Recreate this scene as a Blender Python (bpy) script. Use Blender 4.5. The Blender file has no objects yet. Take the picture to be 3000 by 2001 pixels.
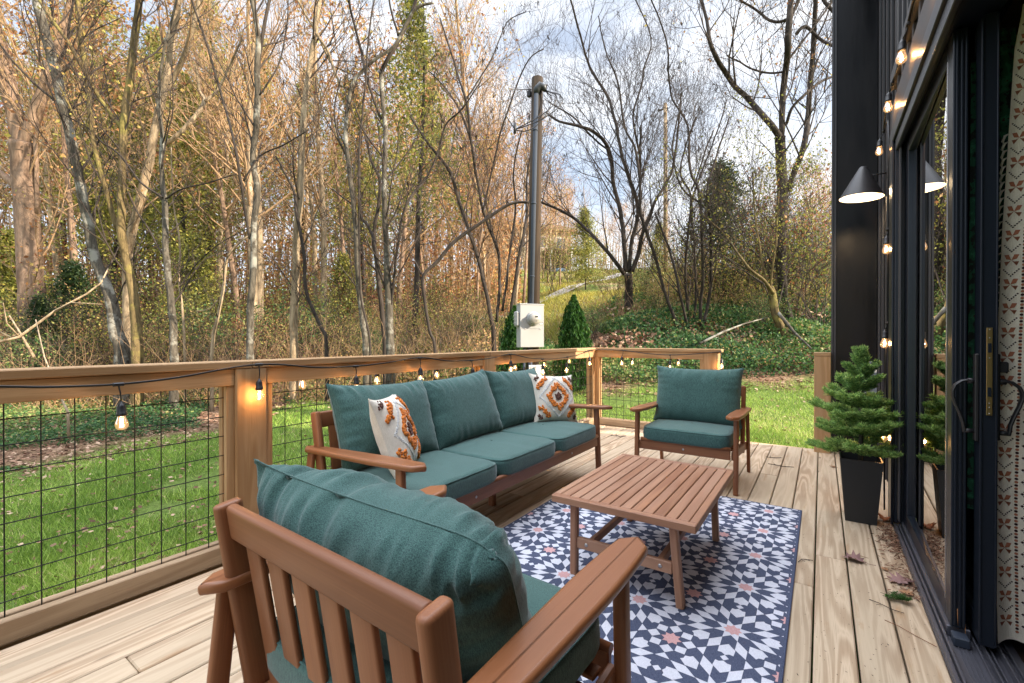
import bpy, math, random
import numpy as np
from mathutils import Vector, Matrix, noise
R = math.radians
S = bpy.context.scene
COL = S.collection
# ------------------------------------------------------------------ camera, world, sun
YAW, PITCH, ROLL, FPX, CH = -0.5995995, -0.0050070, 0.00041837, 1326.695, 1.2
cam_d = bpy.data.cameras.new('camera'); cam = bpy.data.objects.new('camera', cam_d); COL.objects.link(cam)
cam.location = (0, 0, CH); cam.rotation_euler = (R(90) + PITCH, 0, -YAW)
cam_d.sensor_width = 36; cam_d.lens = FPX / 3000 * 36; cam_d.clip_start = 0.02; cam_d.clip_end = 2000
S.camera = cam
SUN_AZ = math.atan2(0.25, 0.97)      # direction towards the sun in the xy plane
SUN_EL = R(24)
W = bpy.data.worlds.new('World'); S.world = W; W.use_nodes = True
nt = W.node_tree; nt.nodes.clear()
sky = nt.nodes.new('ShaderNodeTexSky'); sky.sky_type = 'NISHITA'; sky.sun_disc = False
sky.sun_elevation = SUN_EL; sky.sun_rotation = math.pi / 2 - SUN_AZ; sky.altitude = 300; sky.air_density = 1.0; sky.dust_density = 0.6
geo = nt.nodes.new('ShaderNodeTexCoord'); mp = nt.nodes.new('ShaderNodeMapping'); mp.inputs['Scale'].default_value = (1, 1, 2.6)
nz = nt.nodes.new('ShaderNodeTexNoise'); nz.inputs['Scale'].default_value = 2.2; nz.inputs['Detail'].default_value = 9; nz.inputs['Roughness'].default_value = .55; nz.inputs['Distortion'].default_value = .35
cr = nt.nodes.new('ShaderNodeValToRGB'); cr.color_ramp.elements[0].position = .42; cr.color_ramp.elements[1].position = .60
cr.color_ramp.elements[0].color = (.30, .30, .30, 1); cr.color_ramp.elements[1].color = (.92, .92, .92, 1)
mx = nt.nodes.new('ShaderNodeMix'); mx.data_type = 'RGBA'; mx.inputs['B'].default_value = (5.8, 5.9, 6.1, 1)
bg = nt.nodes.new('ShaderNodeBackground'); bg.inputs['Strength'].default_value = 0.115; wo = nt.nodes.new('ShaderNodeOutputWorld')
L = nt.links.new
L(geo.outputs['Generated'], mp.inputs['Vector']); L(mp.outputs[0], nz.inputs['Vector']); L(nz.outputs['Fac'], cr.inputs[0])
L(cr.outputs[0], mx.inputs['Factor']); L(sky.outputs[0], mx.inputs['A']); sx = nt.nodes.new('ShaderNodeSeparateXYZ'); L(geo.outputs['Generated'], sx.inputs[0])
mr = nt.nodes.new('ShaderNodeMapRange'); mr.interpolation_type = 'SMOOTHSTEP'; mr.inputs[1].default_value = .60; mr.inputs[2].default_value = .90; mr.inputs[3].default_value = 1.0; mr.inputs[4].default_value = 4.5   # overhead sky brightened out of frame, added fill light for the deck
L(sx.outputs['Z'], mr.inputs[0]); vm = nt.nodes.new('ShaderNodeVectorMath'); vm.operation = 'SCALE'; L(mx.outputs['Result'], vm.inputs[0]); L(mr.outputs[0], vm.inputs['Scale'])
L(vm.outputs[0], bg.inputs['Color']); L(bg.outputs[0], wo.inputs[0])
sd = bpy.data.lights.new('sun', 'SUN'); so = bpy.data.objects.new('sun', sd); COL.objects.link(so)
sd.energy = 5.0; sd.angle = R(.6); sd.color = (1.0, .85, .66)
sv = Vector((math.cos(SUN_AZ) * math.cos(SUN_EL), math.sin(SUN_AZ) * math.cos(SUN_EL), math.sin(SUN_EL)))
so.rotation_euler = sv.to_track_quat('Z', 'Y').to_euler(); so.location = sv * 30
S.view_settings.view_transform = 'Standard'; S.view_settings.look = 'None'; S.view_settings.gamma = 1
S.view_settings.exposure = 1.22
S.render.engine = 'CYCLES'
S.cycles.use_denoising = True; S.cycles.max_bounces = 8; S.cycles.transparent_max_bounces = 16
S.cycles.diffuse_bounces = 3; S.cycles.glossy_bounces = 4; S.cycles.caustics_reflective = False; S.cycles.caustics_refractive = False

# ------------------------------------------------------------------ frame helpers
FW = Vector((math.sin(YAW), math.cos(YAW), 0)); RT = Vector((math.cos(YAW), -math.sin(YAW), 0))
def at(px, py, d):
    "point whose place in the 3000 px photograph is (px, py), at distance d ahead"
    return Vector((0, 0, CH)) + FW * d + RT * ((px - 1500) / FPX * d) + Vector((0, 0, -(py - 1000.5 + PITCH * FPX) / FPX * d))
GS = np.array([-1.6, -1.3, -1.13, -.6, -.25, 0, .25, .6, 1.0])
GD = np.array([0, 5, 7, 8.5, 10, 12, 15, 20, 30, 45, 70, 110.])
GZ = np.array([
 [-.5, -.5, -.5, -.45, -.45, -.4, -.3, .3, 2.0, 4.5, 8, 10],
 [-.45, -.45, -.42, -.4, -.4, -.35, -.2, .5, 2.2, 4.5, 8, 10],
 [-.45, -.45, -.42, -.4, -.4, -.35, -.2, .5, 2.2, 4.5, 8, 10],
 [-.4, -.4, -.35, -.3, -.25, -.1, .1, .5, 2.0, 4.5, 8, 10],
 [-.35, -.3, -.2, -.1, 0, .15, .4, .9, 2.2, 5.2, 9, 11],
 [-.3, -.2, -.08, .1, .28, .4, .7, 1.4, 3.6, 7.8, 11, 13],
 [-.3, -.12, -.06, .22, .70, 1.3, 2.1, 3.0, 4.8, 8, 11.5, 13],
 [-.3, -.12, -.08, .12, .70, 1.45, 2.3, 3.4, 5.0, 8, 11, 13],
 [-.3, -.12, -.08, .15, .75, 1.55, 2.5, 3.6, 5.3, 8, 11, 13]])
def gz(x, y):
    x = np.asarray(x, float); y = np.asarray(y, float)
    d = np.maximum(x * FW.x + y * FW.y, .01); u = x * RT.x + y * RT.y
    s = np.clip(u / np.maximum(d, 1.5), -1.6, 1.0); d = np.clip(d, 0, 109.9)
    i = np.clip(np.searchsorted(GS, s) - 1, 0, len(GS) - 2); j = np.clip(np.searchsorted(GD, d, side='right') - 1, 0, len(GD) - 2)
    a = (s - GS[i]) / (GS[i + 1] - GS[i]); b = (d - GD[j]) / (GD[j + 1] - GD[j])
    z = GZ[i, j] * (1 - a) * (1 - b) + GZ[i + 1, j] * a * (1 - b) + GZ[i, j + 1] * (1 - a) * b + GZ[i + 1, j + 1] * a * b
    amp = np.clip((d - 8) / 10, 0, 1)
    return z + amp * (.12 * np.sin(x * .9 + 1.3 * np.sin(y * .5)) + .1 * np.sin(y * 1.1 + x * .4))
def g1(x, y): return float(gz(x, y))
def gat(px, d):
    p = at(px, 1000, d); return Vector((p.x, p.y, g1(p.x, p.y)))
LS = [-1.6, -1.3, -1.13, -.64, -.45, -.2, 0, .25, .6, 1.]; LD = [5, 5, 5.6, 7.6, 10, 10.5, 9.5, 8.6, 9.2, 9.2]
def lawn_d(s): return np.interp(s, LS, LD)

# ------------------------------------------------------------------ mesh builder
def tag(o, label=None, cat=None, group=None, kind=None):
    if label: o['label'] = label
    if cat: o['category'] = cat
    if group: o['group'] = group
    if kind: o['kind'] = kind
    return o
def empty(name, loc, label, cat, group=None, rz=0, kind=None):
    o = bpy.data.objects.new(name, None); COL.objects.link(o); o.location = loc; o.rotation_euler = (0, 0, rz)
    o.empty_display_size = .1
    return tag(o, label, cat, group, kind)
def copy_tree(o, parent=None):
    c = o.copy(); COL.objects.link(c)
    if parent: c.parent = parent
    for ch in list(o.children): copy_tree(ch, c)
    return c
rnd = random.Random(7)
class MB:
    def __init__(s): s.v = []; s.f = []; s.lc = []; s.m = []; s.sm = []
    def add(s, vs, fs, lc=None, mat=0, smooth=False):
        b = len(s.v); s.v += [tuple(p) for p in vs]
        s.lc += [tuple(p) for p in (lc if lc is not None else vs)]
        for f in fs: s.f.append(tuple(i + b for i in f)); s.m.append(mat); s.sm.append(smooth)
    def box(s, lo, hi, c=.003, M=None, along=None, mat=0, off=None):
        lo = Vector(lo); hi = Vector(hi); sz = hi - lo; ce = (lo + hi) / 2; h = sz / 2
        c = min(c, min(h) * .9)
        if along is None: along = max(range(3), key=lambda i: sz[i])
        if off is None: off = (rnd.uniform(0, 50), rnd.uniform(0, 50), rnd.uniform(0, 50))
        vs = []; idx = {}
        for sx in (-1, 1):
            for sy in (-1, 1):
                for sz_ in (-1, 1):
                    for ax in range(3):
                        p = [sx * h.x, sy * h.y, sz_ * h.z]
                        for k in range(3):
                            if k != ax: p[k] -= (sx, sy, sz_)[k] * c
                        idx[(sx, sy, sz_, ax)] = len(vs); vs.append(Vector(p))
        fs = []
        for ax in range(3):
            o1, o2 = [k for k in range(3) if k != ax]
            for sg in (-1, 1):
                q = []
                for a, b in ((-1, -1), (1, -1), (1, 1), (-1, 1)):
                    t = [0, 0, 0]; t[ax] = sg; t[o1] = a; t[o2] = b; q.append(idx[(t[0], t[1], t[2], ax)])
                fs.append(q)
            for a in (-1, 1):
                for b in (-1, 1):
                    t1 = [0, 0, 0]; t1[o1] = a; t1[o2] = b; t1[ax] = -1; t2 = list(t1); t2[ax] = 1
                    fs.append([idx[(*t1, o1)], idx[(*t2, o1)], idx[(*t2, o2)], idx[(*t1, o2)]])
        for sx in (-1, 1):
            for sy in (-1, 1):
                for sz_ in (-1, 1): fs.append([idx[(sx, sy, sz_, k)] for k in range(3)])
        # orient faces outward
        ff = []
        for f in fs:
            n = (vs[f[1]] - vs[f[0]]).cross(vs[f[2]] - vs[f[0]]); cc = sum((vs[i] for i in f), Vector()) / len(f)
            ff.append(f if n.dot(cc) > 0 else f[::-1])
        order = [along] + [k for k in range(3) if k != along]
        lc = [(v[order[0]] + off[0], v[order[1]] + off[1], v[order[2]] + off[2]) for v in vs]
        vs = [v + ce for v in vs]
        if M is not None: vs = [M @ v for v in vs]
        s.add(vs, ff, lc, mat)
        return s
    def bar(s, p, q, w, t, c=.003, up=(0, 0, 1), mat=0, ext=0):
        "rectangular bar from p to q; w across, t along 'up'"
        p = Vector(p); q = Vector(q); x = (q - p); Ln = x.length; x.normalize(); up = Vector(up)
        y = up.cross(x).normalized(); z = x.cross(y)
        M = Matrix.Translation((p + q) / 2) @ Matrix((x, y, z)).transposed().to_4x4()
        return s.box((-Ln / 2 - ext, -w / 2, -t / 2), (Ln / 2 + ext, w / 2, t / 2), c, M, 0, mat)
    def tube(s, pts, rad, n=8, cap=True, mat=0, smooth=True):
        pts = [Vector(p) for p in pts]; m = len(pts)
        if not hasattr(rad, '__len__'): rad = [rad] * m
        b = len(s.v); t = (pts[1] - pts[0]).normalized()
        a = Vector((0, 0, 1)) if abs(t.z) < .9 else Vector((1, 0, 0)); u = t.cross(a).normalized()
        ln = 0.; o = rnd.uniform(0, 30)
        cs = [(math.cos(2 * math.pi * k / n), math.sin(2 * math.pi * k / n)) for k in range(n)]
        for i, p in enumerate(pts):
            if i: ln += (p - pts[i - 1]).length
            tt = (pts[min(i + 1, m - 1)] - pts[max(i - 1, 0)])
            if tt.length > 1e-9: t = tt.normalized()
            u = (u - t * u.dot(t)).normalized(); w = t.cross(u); r = rad[i]
            for c, sn in cs:
                d = u * c + w * sn; q = p + d * r; s.v.append((q.x, q.y, q.z)); s.lc.append((ln + o, c * r + o, sn * r))
        for i in range(m - 1):
            for k in range(n):
                k2 = (k + 1) % n; s.f.append((b + i * n + k, b + i * n + k2, b + (i + 1) * n + k2, b + (i + 1) * n + k)); s.m.append(mat); s.sm.append(smooth)
        if cap:
            s.f.append(tuple(b + k for k in range(n))[::-1]); s.m.append(mat); s.sm.append(False)
            s.f.append(tuple(b + (m - 1) * n + k for k in range(n))); s.m.append(mat); s.sm.append(False)
        return s
    def lathe(s, prof, M, n=20, mat=0, smooth=True, cap=True):
        b = len(s.v); m = len(prof)
        for r, z in prof:
            for k in range(n):
                a = 2 * math.pi * k / n; q = M @ Vector((r * math.cos(a), r * math.sin(a), z)); s.v.append(tuple(q)); s.lc.append((z, r * a, 0))
        for i in range(m - 1):
            for k in range(n):
                k2 = (k + 1) % n; s.f.append((b + i * n + k, b + i * n + k2, b + (i + 1) * n + k2, b + (i + 1) * n + k)); s.m.append(mat); s.sm.append(smooth)
        if cap:
            if prof[0][0] > 1e-6: s.f.append(tuple(b + k for k in range(n))[::-1]); s.m.append(mat); s.sm.append(False)
            if prof[-1][0] > 1e-6: s.f.append(tuple(b + (m - 1) * n + k for k in range(n))); s.m.append(mat); s.sm.append(False)
        return s
    def grid(s, P, mat=0, smooth=True, close=False, lc=None):
        nu = len(P); nv = len(P[0]); vs = [p for r in P for p in r]
        l = [q for r in lc for q in r] if lc else None
        fs = [(i * nv + j, (i + 1) * nv + j, (i + 1) * nv + j + 1, i * nv + j + 1) for i in range(nu - 1) for j in range(nv - 1)]
        if close: fs += [(i * nv + nv - 1, (i + 1) * nv + nv - 1, (i + 1) * nv, i * nv) for i in range(nu - 1)]
        s.add(vs, fs, l, mat, smooth); return s
    def rbar(s, p, q, w, t, r=.010, up=(0, 0, 1), mat=0, rim=.006):
        "bar with well rounded edges"
        p = Vector(p); q = Vector(q); x = (q - p); Ln = x.length; x.normalize(); up = Vector(up); y = up.cross(x).normalized(); z = x.cross(y)
        Mx = Matrix.Translation(p) @ Matrix((y, z, x)).transposed().to_4x4(); r = min(r, w * .49, t * .49); out = []
        for cx, cy, a0 in ((w / 2 - r, t / 2 - r, 0), (-w / 2 + r, t / 2 - r, 90), (-w / 2 + r, -t / 2 + r, 180), (w / 2 - r, -t / 2 + r, 270)):
            for k in range(4): a = R(a0 + k * 30); out.append((cx + r * math.cos(a), cy + r * math.sin(a)))
        return s.prism(out, 0, Ln, Mx, min(rim, r * .9), mat, 3, True)
    def prism(s, out, z0, z1, M, c=.006, mat=0, n=3, zl=False):
        "outline (list of xy, ccw) extruded from z0 to z1 with rounded rims"
        k = len(out); ce = Vector((sum(p[0] for p in out) / k, sum(p[1] for p in out) / k))
        nrm = []
        for i in range(k):
            a = Vector(out[i - 1]); b = Vector(out[(i + 1) % k]); d = (b - a).normalized(); nrm.append(Vector((d.y, -d.x)))
        rings = []
        for j in range(n + 1):
            a = math.pi / 2 * j / n; rings.append((c * (1 - math.sin(a)), z0 + c * (1 - math.cos(a))))
        for j in range(n + 1):
            a = math.pi / 2 * j / n; rings.append((c * (1 - math.cos(a)), z1 - c * (1 - math.sin(a))))
        vs = []; lc = []; o = rnd.uniform(0, 40)
        for ins, z in rings:
            for p, nn in zip(out, nrm):
                q = Vector(p) - nn * ins; vs.append(M @ Vector((q.x, q.y, z))); lc.append((z + o, q.x + o, q.y + o) if zl else (q.y + o, q.x + o, z))
        fs = []
        for i in range(len(rings) - 1):
            for j in range(k): fs.append((i * k + j, i * k + (j + 1) % k, (i + 1) * k + (j + 1) % k, (i + 1) * k + j))
        s.add(vs, fs, lc, mat, True)
        s.add([vs[j] for j in range(k)], [tuple(range(k))[::-1]], lc[:k], mat); t = len(vs) - k
        s.add(vs[t:], [tuple(range(k))], lc[t:], mat); return s
    def build(s, name, mats, parent=None):
        me = bpy.data.meshes.new(name); me.from_pydata(s.v, [], s.f)
        for m in (mats if isinstance(mats, (list, tuple)) else [mats]): me.materials.append(m)
        me.polygons.foreach_set('material_index', s.m); me.polygons.foreach_set('use_smooth', s.sm)
        a = me.attributes.new('lc', 'FLOAT_VECTOR', 'POINT'); a.data.foreach_set('vector', np.array(s.lc, dtype=np.float32).ravel())
        me.update(); o = bpy.data.objects.new(name, me); COL.objects.link(o)
        if parent is not None: o.parent = parent
        return o
def np_mesh(name, V, F, mat, attrs=None, parent=None, smooth=False):
    "V (n,3), F (m,k) with constant k"
    me = bpy.data.meshes.new(name); n = len(V); m, k = F.shape
    me.vertices.add(n); me.vertices.foreach_set('co', np.ascontiguousarray(V, dtype=np.float32).ravel())
    me.loops.add(m * k); me.loops.foreach_set('vertex_index', np.ascontiguousarray(F, dtype=np.int32).ravel())
    me.polygons.add(m); me.polygons.foreach_set('loop_start', np.arange(0, m * k, k, dtype=np.int32))
    for nm, arr in (attrs or {}).items():
        t = 'FLOAT' if arr.ndim == 1 else 'FLOAT_VECTOR'
        a = me.attributes.new(nm, t, 'POINT'); a.data.foreach_set('value' if arr.ndim == 1 else 'vector', np.ascontiguousarray(arr, dtype=np.float32).ravel())
    me.materials.append(mat); me.update(calc_edges=True); me.validate()
    if smooth: me.polygons.foreach_set('use_smooth', np.ones(m, bool))
    o = bpy.data.objects.new(name, me); COL.objects.link(o)
    if parent is not None: o.parent = parent
    return o

# ------------------------------------------------------------------ materials
class NT:
    def __init__(s, name):
        s.m = bpy.data.materials.new(name); s.m.use_nodes = True; s.t = s.m.node_tree; s.t.nodes.clear()
        s.out = s.t.nodes.new('ShaderNodeOutputMaterial'); s.b = s.t.nodes.new('ShaderNodeBsdfPrincipled'); s.l = s.t.links.new
        s.l(s.b.outputs[0], s.out.inputs[0])
    def n(s, typ, **kw):
        n = s.t.nodes.new('ShaderNode' + typ)
        for k, v in kw.items():
            if k in n.inputs: n.inputs[k].default_value = v
            else: setattr(n, k, v)
        return n
    def attr(s, nm, out='Vector'): n = s.n('Attribute', attribute_name=nm); return n.outputs[out]
    def mapv(s, v, sc, loc=(0, 0, 0)):
        n = s.n('Mapping'); n.inputs['Scale'].default_value = sc; n.inputs['Location'].default_value = loc; s.l(v, n.inputs[0]); return n.outputs[0]
    def noise(s, v, scale, detail=4, rough=.5, dist=0, out='Fac'):
        n = s.n('TexNoise'); n.inputs['Scale'].default_value = scale; n.inputs['Detail'].default_value = detail; n.inputs['Roughness'].default_value = rough; n.inputs['Distortion'].default_value = dist
        if v is not None: s.l(v, n.inputs['Vector'])
        return n.outputs[out]
    def ramp(s, f, stops, interp='LINEAR'):
        n = s.n('ValToRGB'); e = n.color_ramp; e.interpolation = interp
        while len(e.elements) < len(stops): e.elements.new(.5)
        for el, (p, c) in zip(e.elements, stops): el.position = p; el.color = (*c, 1) if hasattr(c, '__len__') else (c, c, c, 1)
        s.l(f, n.inputs[0]); return n.outputs[0]
    def math(s, op, a, b=None, c=None, clamp=False):
        n = s.n('Math', operation=op, use_clamp=clamp)
        for i, x in enumerate((a, b, c)):
            if x is None: continue
            if isinstance(x, (int, float)): n.inputs[i].default_value = x
            else: s.l(x, n.inputs[i])
        return n.outputs[0]
    def mix(s, f, a, b, blend='MIX'):
        n = s.n('Mix', data_type='RGBA', blend_type=blend)
        for k, x in (('Factor', f), ('A', a), ('B', b)):
            if isinstance(x, (int, float)): n.inputs[k].default_value = x
            elif isinstance(x, tuple): n.inputs[k].default_value = (*x, 1)
            else: s.l(x, n.inputs[k])
        return n.outputs['Result']
    def bump(s, h, st=.3, dist=.01):
        n = s.n('Bump'); n.inputs['Strength'].default_value = st; n.inputs['Distance'].default_value = dist; s.l(h, n.inputs['Height']); s.l(n.outputs[0], s.b.inputs['Normal'])
    def set(s, **kw):
        for k, v in kw.items():
            k = {'color': 'Base Color', 'rough': 'Roughness', 'metal': 'Metallic', 'spec': 'Specular IOR Level', 'sheen': 'Sheen Weight', 'trans': 'Transmission Weight', 'emis': 'Emission Strength', 'ecol': 'Emission Color', 'coat': 'Coat Weight', 'ior': 'IOR', 'crough': 'Coat Roughness', 'sub': 'Subsurface Weight'}[k]
            if isinstance(v, tuple) and len(v) == 3: v = (*v, 1)
            if hasattr(v, 'links') or hasattr(v, 'is_linked'): s.l(v, s.b.inputs[k])
            else: s.b.inputs[k].default_value = v
        return s.m
def plain(name, col, rough=.5, metal=0, **kw):
    t = NT(name); return t.set(color=col, rough=rough, metal=metal, **kw)
def wood(name, c1, c2, c3, rough=.6, rings=9., sc=1., knots=True, stain=None, coat=0, pale=None, fine=.5, rb_=-.4, rw=.62):
    t = NT(name); v = t.attr('lc')
    n1 = t.noise(t.mapv(v, (.55 * sc, 7 * sc, 7 * sc)), 1.0, 2, .45, .2)
    r = t.math('SINE', t.math('MULTIPLY', n1, rings * 6.283))
    r = t.math('MULTIPLY_ADD', r, .5, .5); r = t.math('POWER', r, 1.6)
    fb = t.noise(t.mapv(v, (6 * sc, 260 * sc, 260 * sc)), 1.0, 3, .6)
    tone = t.noise(t.mapv(v, (.25, 1.5, 1.5)), 1.0, 2)
    f = t.math('ADD', t.math('MULTIPLY', r, rw), t.math('MULTIPLY', t.math('SUBTRACT', fb, .5), fine))
    c = t.ramp(f, [(0, c1), (.55, c2), (1, c3)])
    tn = t.ramp(tone, [(.3, .78), (.7, 1.12)]); c = t.mix(1., c, tn, 'MULTIPLY')
    if pale: c = t.mix(t.ramp(t.noise(t.mapv(v, (.4, 3, 3)), 1.3, 5, .6), [(.42, 0.), (.62, .75)]), c, pale)
    if knots:
        vo = t.n('TexVoronoi'); vo.inputs['Scale'].default_value = 1.; t.l(t.mapv(v, (1.5, 6, 6)), vo.inputs['Vector'])
        k = t.ramp(vo.outputs['Distance'], [(.035, 1.), (.085, 0.)]); c = t.mix(t.math('MULTIPLY', k, .8), c, tuple(x * .28 for x in c1))
    if stain:
        sn = t.ramp(t.noise(t.mapv(v, (1.2, 9, 9)), 1.7, 6, .65), [(.60, 0.), (.72, .6)]); c = t.mix(sn, c, stain)
    t.bump(t.math('ADD', t.math('MULTIPLY', fb, .6), t.math('MULTIPLY', r, rb_)), .25, .002)
    return t.set(color=c, rough=rough, spec=.35, coat=coat, crough=.35)
M = {}
M['deck'] = wood('deck_pine', (.35, .245, .155), (.56, .435, .305), (.20, .12, .07), .7, 11, stain=(.33, .17, .06), pale=(.50, .40, .28), fine=.8)
M['rail'] = wood('rail_pine', (.36, .205, .09), (.49, .31, .155), (.20, .10, .04), .65, 8, pale=(.40, .26, .14), fine=.9)
M['railg'] = wood('rail_pine_weathered', (.36, .25, .15), (.48, .35, .22), (.22, .13, .07), .7, 8, fine=.9)
M['teak'] = wood('stained_hardwood', (.23, .085, .036), (.32, .13, .056), (.12, .042, .018), .45, 2.2, knots=False, coat=.12, fine=.85, rb_=0., rw=.34)
M['arm'] = wood('stained_armrest', (.29, .11, .043), (.37, .155, .063), (.19, .068, .026), .36, 1.4, knots=False, coat=.2, fine=.75, rb_=0., rw=.22)
M['table'] = wood('oiled_acacia', (.27, .115, .058), (.37, .175, .092), (.13, .05, .025), .5, 5, knots=False, coat=.1, pale=(.40, .23, .15), fine=.9)
M['pole'] = wood('old_pole', (.030, .020, .012), (.055, .036, .020), (.015, .010, .006), .9, 5)
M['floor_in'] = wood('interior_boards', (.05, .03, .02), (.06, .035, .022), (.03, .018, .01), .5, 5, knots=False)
M['ceil_in'] = wood('ceiling_boards', (.22, .14, .07), (.25, .16, .08), (.16, .09, .04), .6, 5)
def fabric(name, c, c2, weave=900, bumpd=.0012):
    t = NT(name); tc = t.n('TexCoord').outputs['Object']
    w = t.noise(tc, weave * .45, 2, .7); b = t.noise(tc, 14, 3); wx = t.noise(t.mapv(tc, (1, 1, .12)), weave * .5, 1)
    f = t.math('ADD', t.math('MULTIPLY', w, .55), t.math('MULTIPLY', wx, .45))
    col = t.ramp(f, [(.36, c), (.62, c2)]); col = t.mix(1., col, t.ramp(b, [(.3, .93), (.7, 1.06)]), 'MULTIPLY')
    t.bump(t.math('ADD', w, t.math('MULTIPLY', t.noise(tc, 35, 3), 1.2)), .35, bumpd)
    return t.set(color=col, rough=.85, sheen=.25, spec=.2)
M['teal'] = fabric('teal_weave', (.018, .050, .049), (.078, .168, .150))
M['cream'] = fabric('cream_canvas', (.62, .56, .47), (.74, .69, .60), 700)
M['tuft_o'] = fabric('orange_tufting', (.50, .12, .012), (.74, .24, .035), 260, .004)
M['tuft_b'] = fabric('brown_tufting', (.07, .025, .015), (.15, .06, .04), 260, .004)
M['tuft_w'] = fabric('grey_white_tufting', (.50, .50, .49), (.80, .80, .79), 260, .004)
M['black'] = plain('black_metal', (.012, .012, .014), .42)
M['wire'] = plain('black_wire', (.012, .012, .013), .5, .3)
M['char'] = plain('charcoal_aluminium', (.013, .018, .028), .32, .3)
M['charl'] = plain('charcoal_trim', (.045, .045, .052), .45)
t = NT('black_siding'); tc = t.n('TexCoord').outputs['Object']; nn_ = t.noise(t.mapv(tc, (2, 2, .5)), 3, 5, .6); t.bump(nn_, .12, .02)
M['siding'] = t.set(color=t.ramp(nn_, [(.3, (.004, .004, .005)), (.7, (.009, .008, .009))]), rough=t.ramp(nn_, [(.3, .28), (.7, .45)]), spec=.3)
M['alu'] = plain('sill_aluminium', (.13, .13, .155), .38, .6)
M['seal'] = plain('rubber_seal', (.02, .028, .045), .6)
M['brass'] = plain('brass_plate', (.42, .30, .12), .32, .9)
M['steel'] = plain('galvanised_steel', (.055, .066, .084), .8, 0., spec=.15)
M['screw'] = plain('screw_metal', (.5, .5, .5), .3, 1)
M['boxgrey'] = plain('meter_box_paint', (.33, .34, .34), .45)
M['panelgrey'] = plain('grey_enclosure', (.22, .25, .29), .45)
M['white'] = plain('white_paint', (.7, .7, .68), .6)
M['lampw'] = plain('lamp_inside', (.8, .75, .65), .6, ecol=(1, .82, .58), emis=5.)
M['fil'] = plain('hot_filament', (1, .7, .3), .5, ecol=(1, .55, .18), emis=10.)
def glass_thin(name, tint, refl, rough=0.):
    t = NT(name); tr = t.n('BsdfTransparent'); tr.inputs[0].default_value = (*tint, 1); gl = t.n('BsdfGlossy'); gl.inputs['Roughness'].default_value = rough
    fr = t.n('Fresnel'); fr.inputs['IOR'].default_value = 1.5; ms = t.n('MixShader')
    t.l(t.math('MULTIPLY', fr.outputs[0], refl, clamp=True), ms.inputs[0]); t.l(tr.outputs[0], ms.inputs[1]); t.l(gl.outputs[0], ms.inputs[2]); t.l(ms.outputs[0], t.out.inputs[0]); return t.m
M['glass'] = glass_thin('door_glass', (.62, .72, .68), 2.2)
def bulbglass():
    t = NT('bulb_glass'); tr = t.n('BsdfTransparent'); tr.inputs[0].default_value = (1, .93, .82, 1); gl = t.n('BsdfGlossy'); gl.inputs['Roughness'].default_value = .03
    em = t.n('Emission'); em.inputs[0].default_value = (1, .50, .20, 1); em.inputs[1].default_value = .20
    fr = t.n('LayerWeight'); fr.inputs[0].default_value = .35; ms = t.n('MixShader'); ad = t.n('AddShader')
    t.l(t.math('MULTIPLY', fr.outputs['Fresnel'], .8, clamp=True), ms.inputs[0]); t.l(tr.outputs[0], ms.inputs[1]); t.l(gl.outputs[0], ms.inputs[2])
    t.l(ms.outputs[0], ad.inputs[0]); t.l(em.outputs[0], ad.inputs[1]); t.l(ad.outputs[0], t.out.inputs[0]); return t.m
M['bulb'] = bulbglass()
def bark(name, c1, c2, sc=1., moss=None):
    t = NT(name); v = t.attr('lc'); tc = t.n('TexCoord').outputs['Object']
    a = t.noise(t.mapv(tc, (14 * sc, 14 * sc, 3 * sc)), 1., 6, .7, .4); b = t.noise(tc, 1.3, 3)
    c = t.ramp(a, [(.32, c1), (.66, c2)]); c = t.mix(1., c, t.ramp(b, [(.3, .7), (.7, 1.2)]), 'MULTIPLY')
    if moss: c = t.mix(t.ramp(t.noise(tc, 2.1 * sc, 5, .65), [(.52, 0.), (.62, .7)]), c, moss)
    t.bump(a, .6, .02); return t.set(color=c, rough=.9, spec=.2)
M['bark_g'] = bark('grey_bark', (.028, .024, .019), (.15, .13, .10), 1.3, (.36, .35, .30))
M['bark_y'] = bark('lichen_bark', (.05, .036, .018), (.24, .175, .08), 1.2, (.26, .22, .06))
M['bark_d'] = bark('dark_bark', (.022, .018, .015), (.075, .06, .05))
M['bark_o'] = bark('oak_bark', (.12, .075, .05), (.38, .26, .18), .5)
M['bark_p'] = bark('pale_bark', (.13, .09, .055), (.52, .40, .26), .8)
M['twig'] = plain('twig_bark', (.05, .036, .028), .9)
M['twig_p'] = plain('pale_twig_bark', (.34, .22, .12), .9)
M['conduit'] = M['steel']
def leafmat(name, stops, rough=.6, trans=.35):
    t = NT(name); f = t.attr('tint', 'Fac'); c = t.ramp(f, stops, 'LINEAR')
    tl = t.n('BsdfTranslucent'); t.l(c, tl.inputs[0]); ms = t.n('MixShader'); ms.inputs[0].default_value = trans
    t.set(color=c, rough=rough, spec=.3); t.l(t.b.outputs[0], ms.inputs[1]); t.l(tl.outputs[0], ms.inputs[2]); t.l(ms.outputs[0], t.out.inputs[0]); return t.m
M['lf_autumn'] = leafmat('autumn_leaves', [(0, (.16, .055, .025)), (.35, (.46, .21, .085)), (.7, (.56, .34, .14)), (1, (.42, .38, .08))])
M['lf_gold'] = leafmat('golden_leaves', [(0, (.32, .14, .055)), (.5, (.58, .34, .13)), (1, (.46, .42, .09))])
M['lf_ever'] = leafmat('evergreen_needles', [(0, (.08, .10, .02)), (.6, (.24, .25, .05)), (1, (.46, .41, .09))])
M['lf_dark'] = leafmat('dark_evergreen', [(0, (.012, .03, .012)), (.7, (.035, .07, .022)), (1, (.08, .11, .03))])
M['lf_thuja'] = leafmat('arborvitae_leaves', [(0, (.012, .045, .010)), (.6, (.035, .11, .018)), (1, (.09, .20, .03))])
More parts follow.
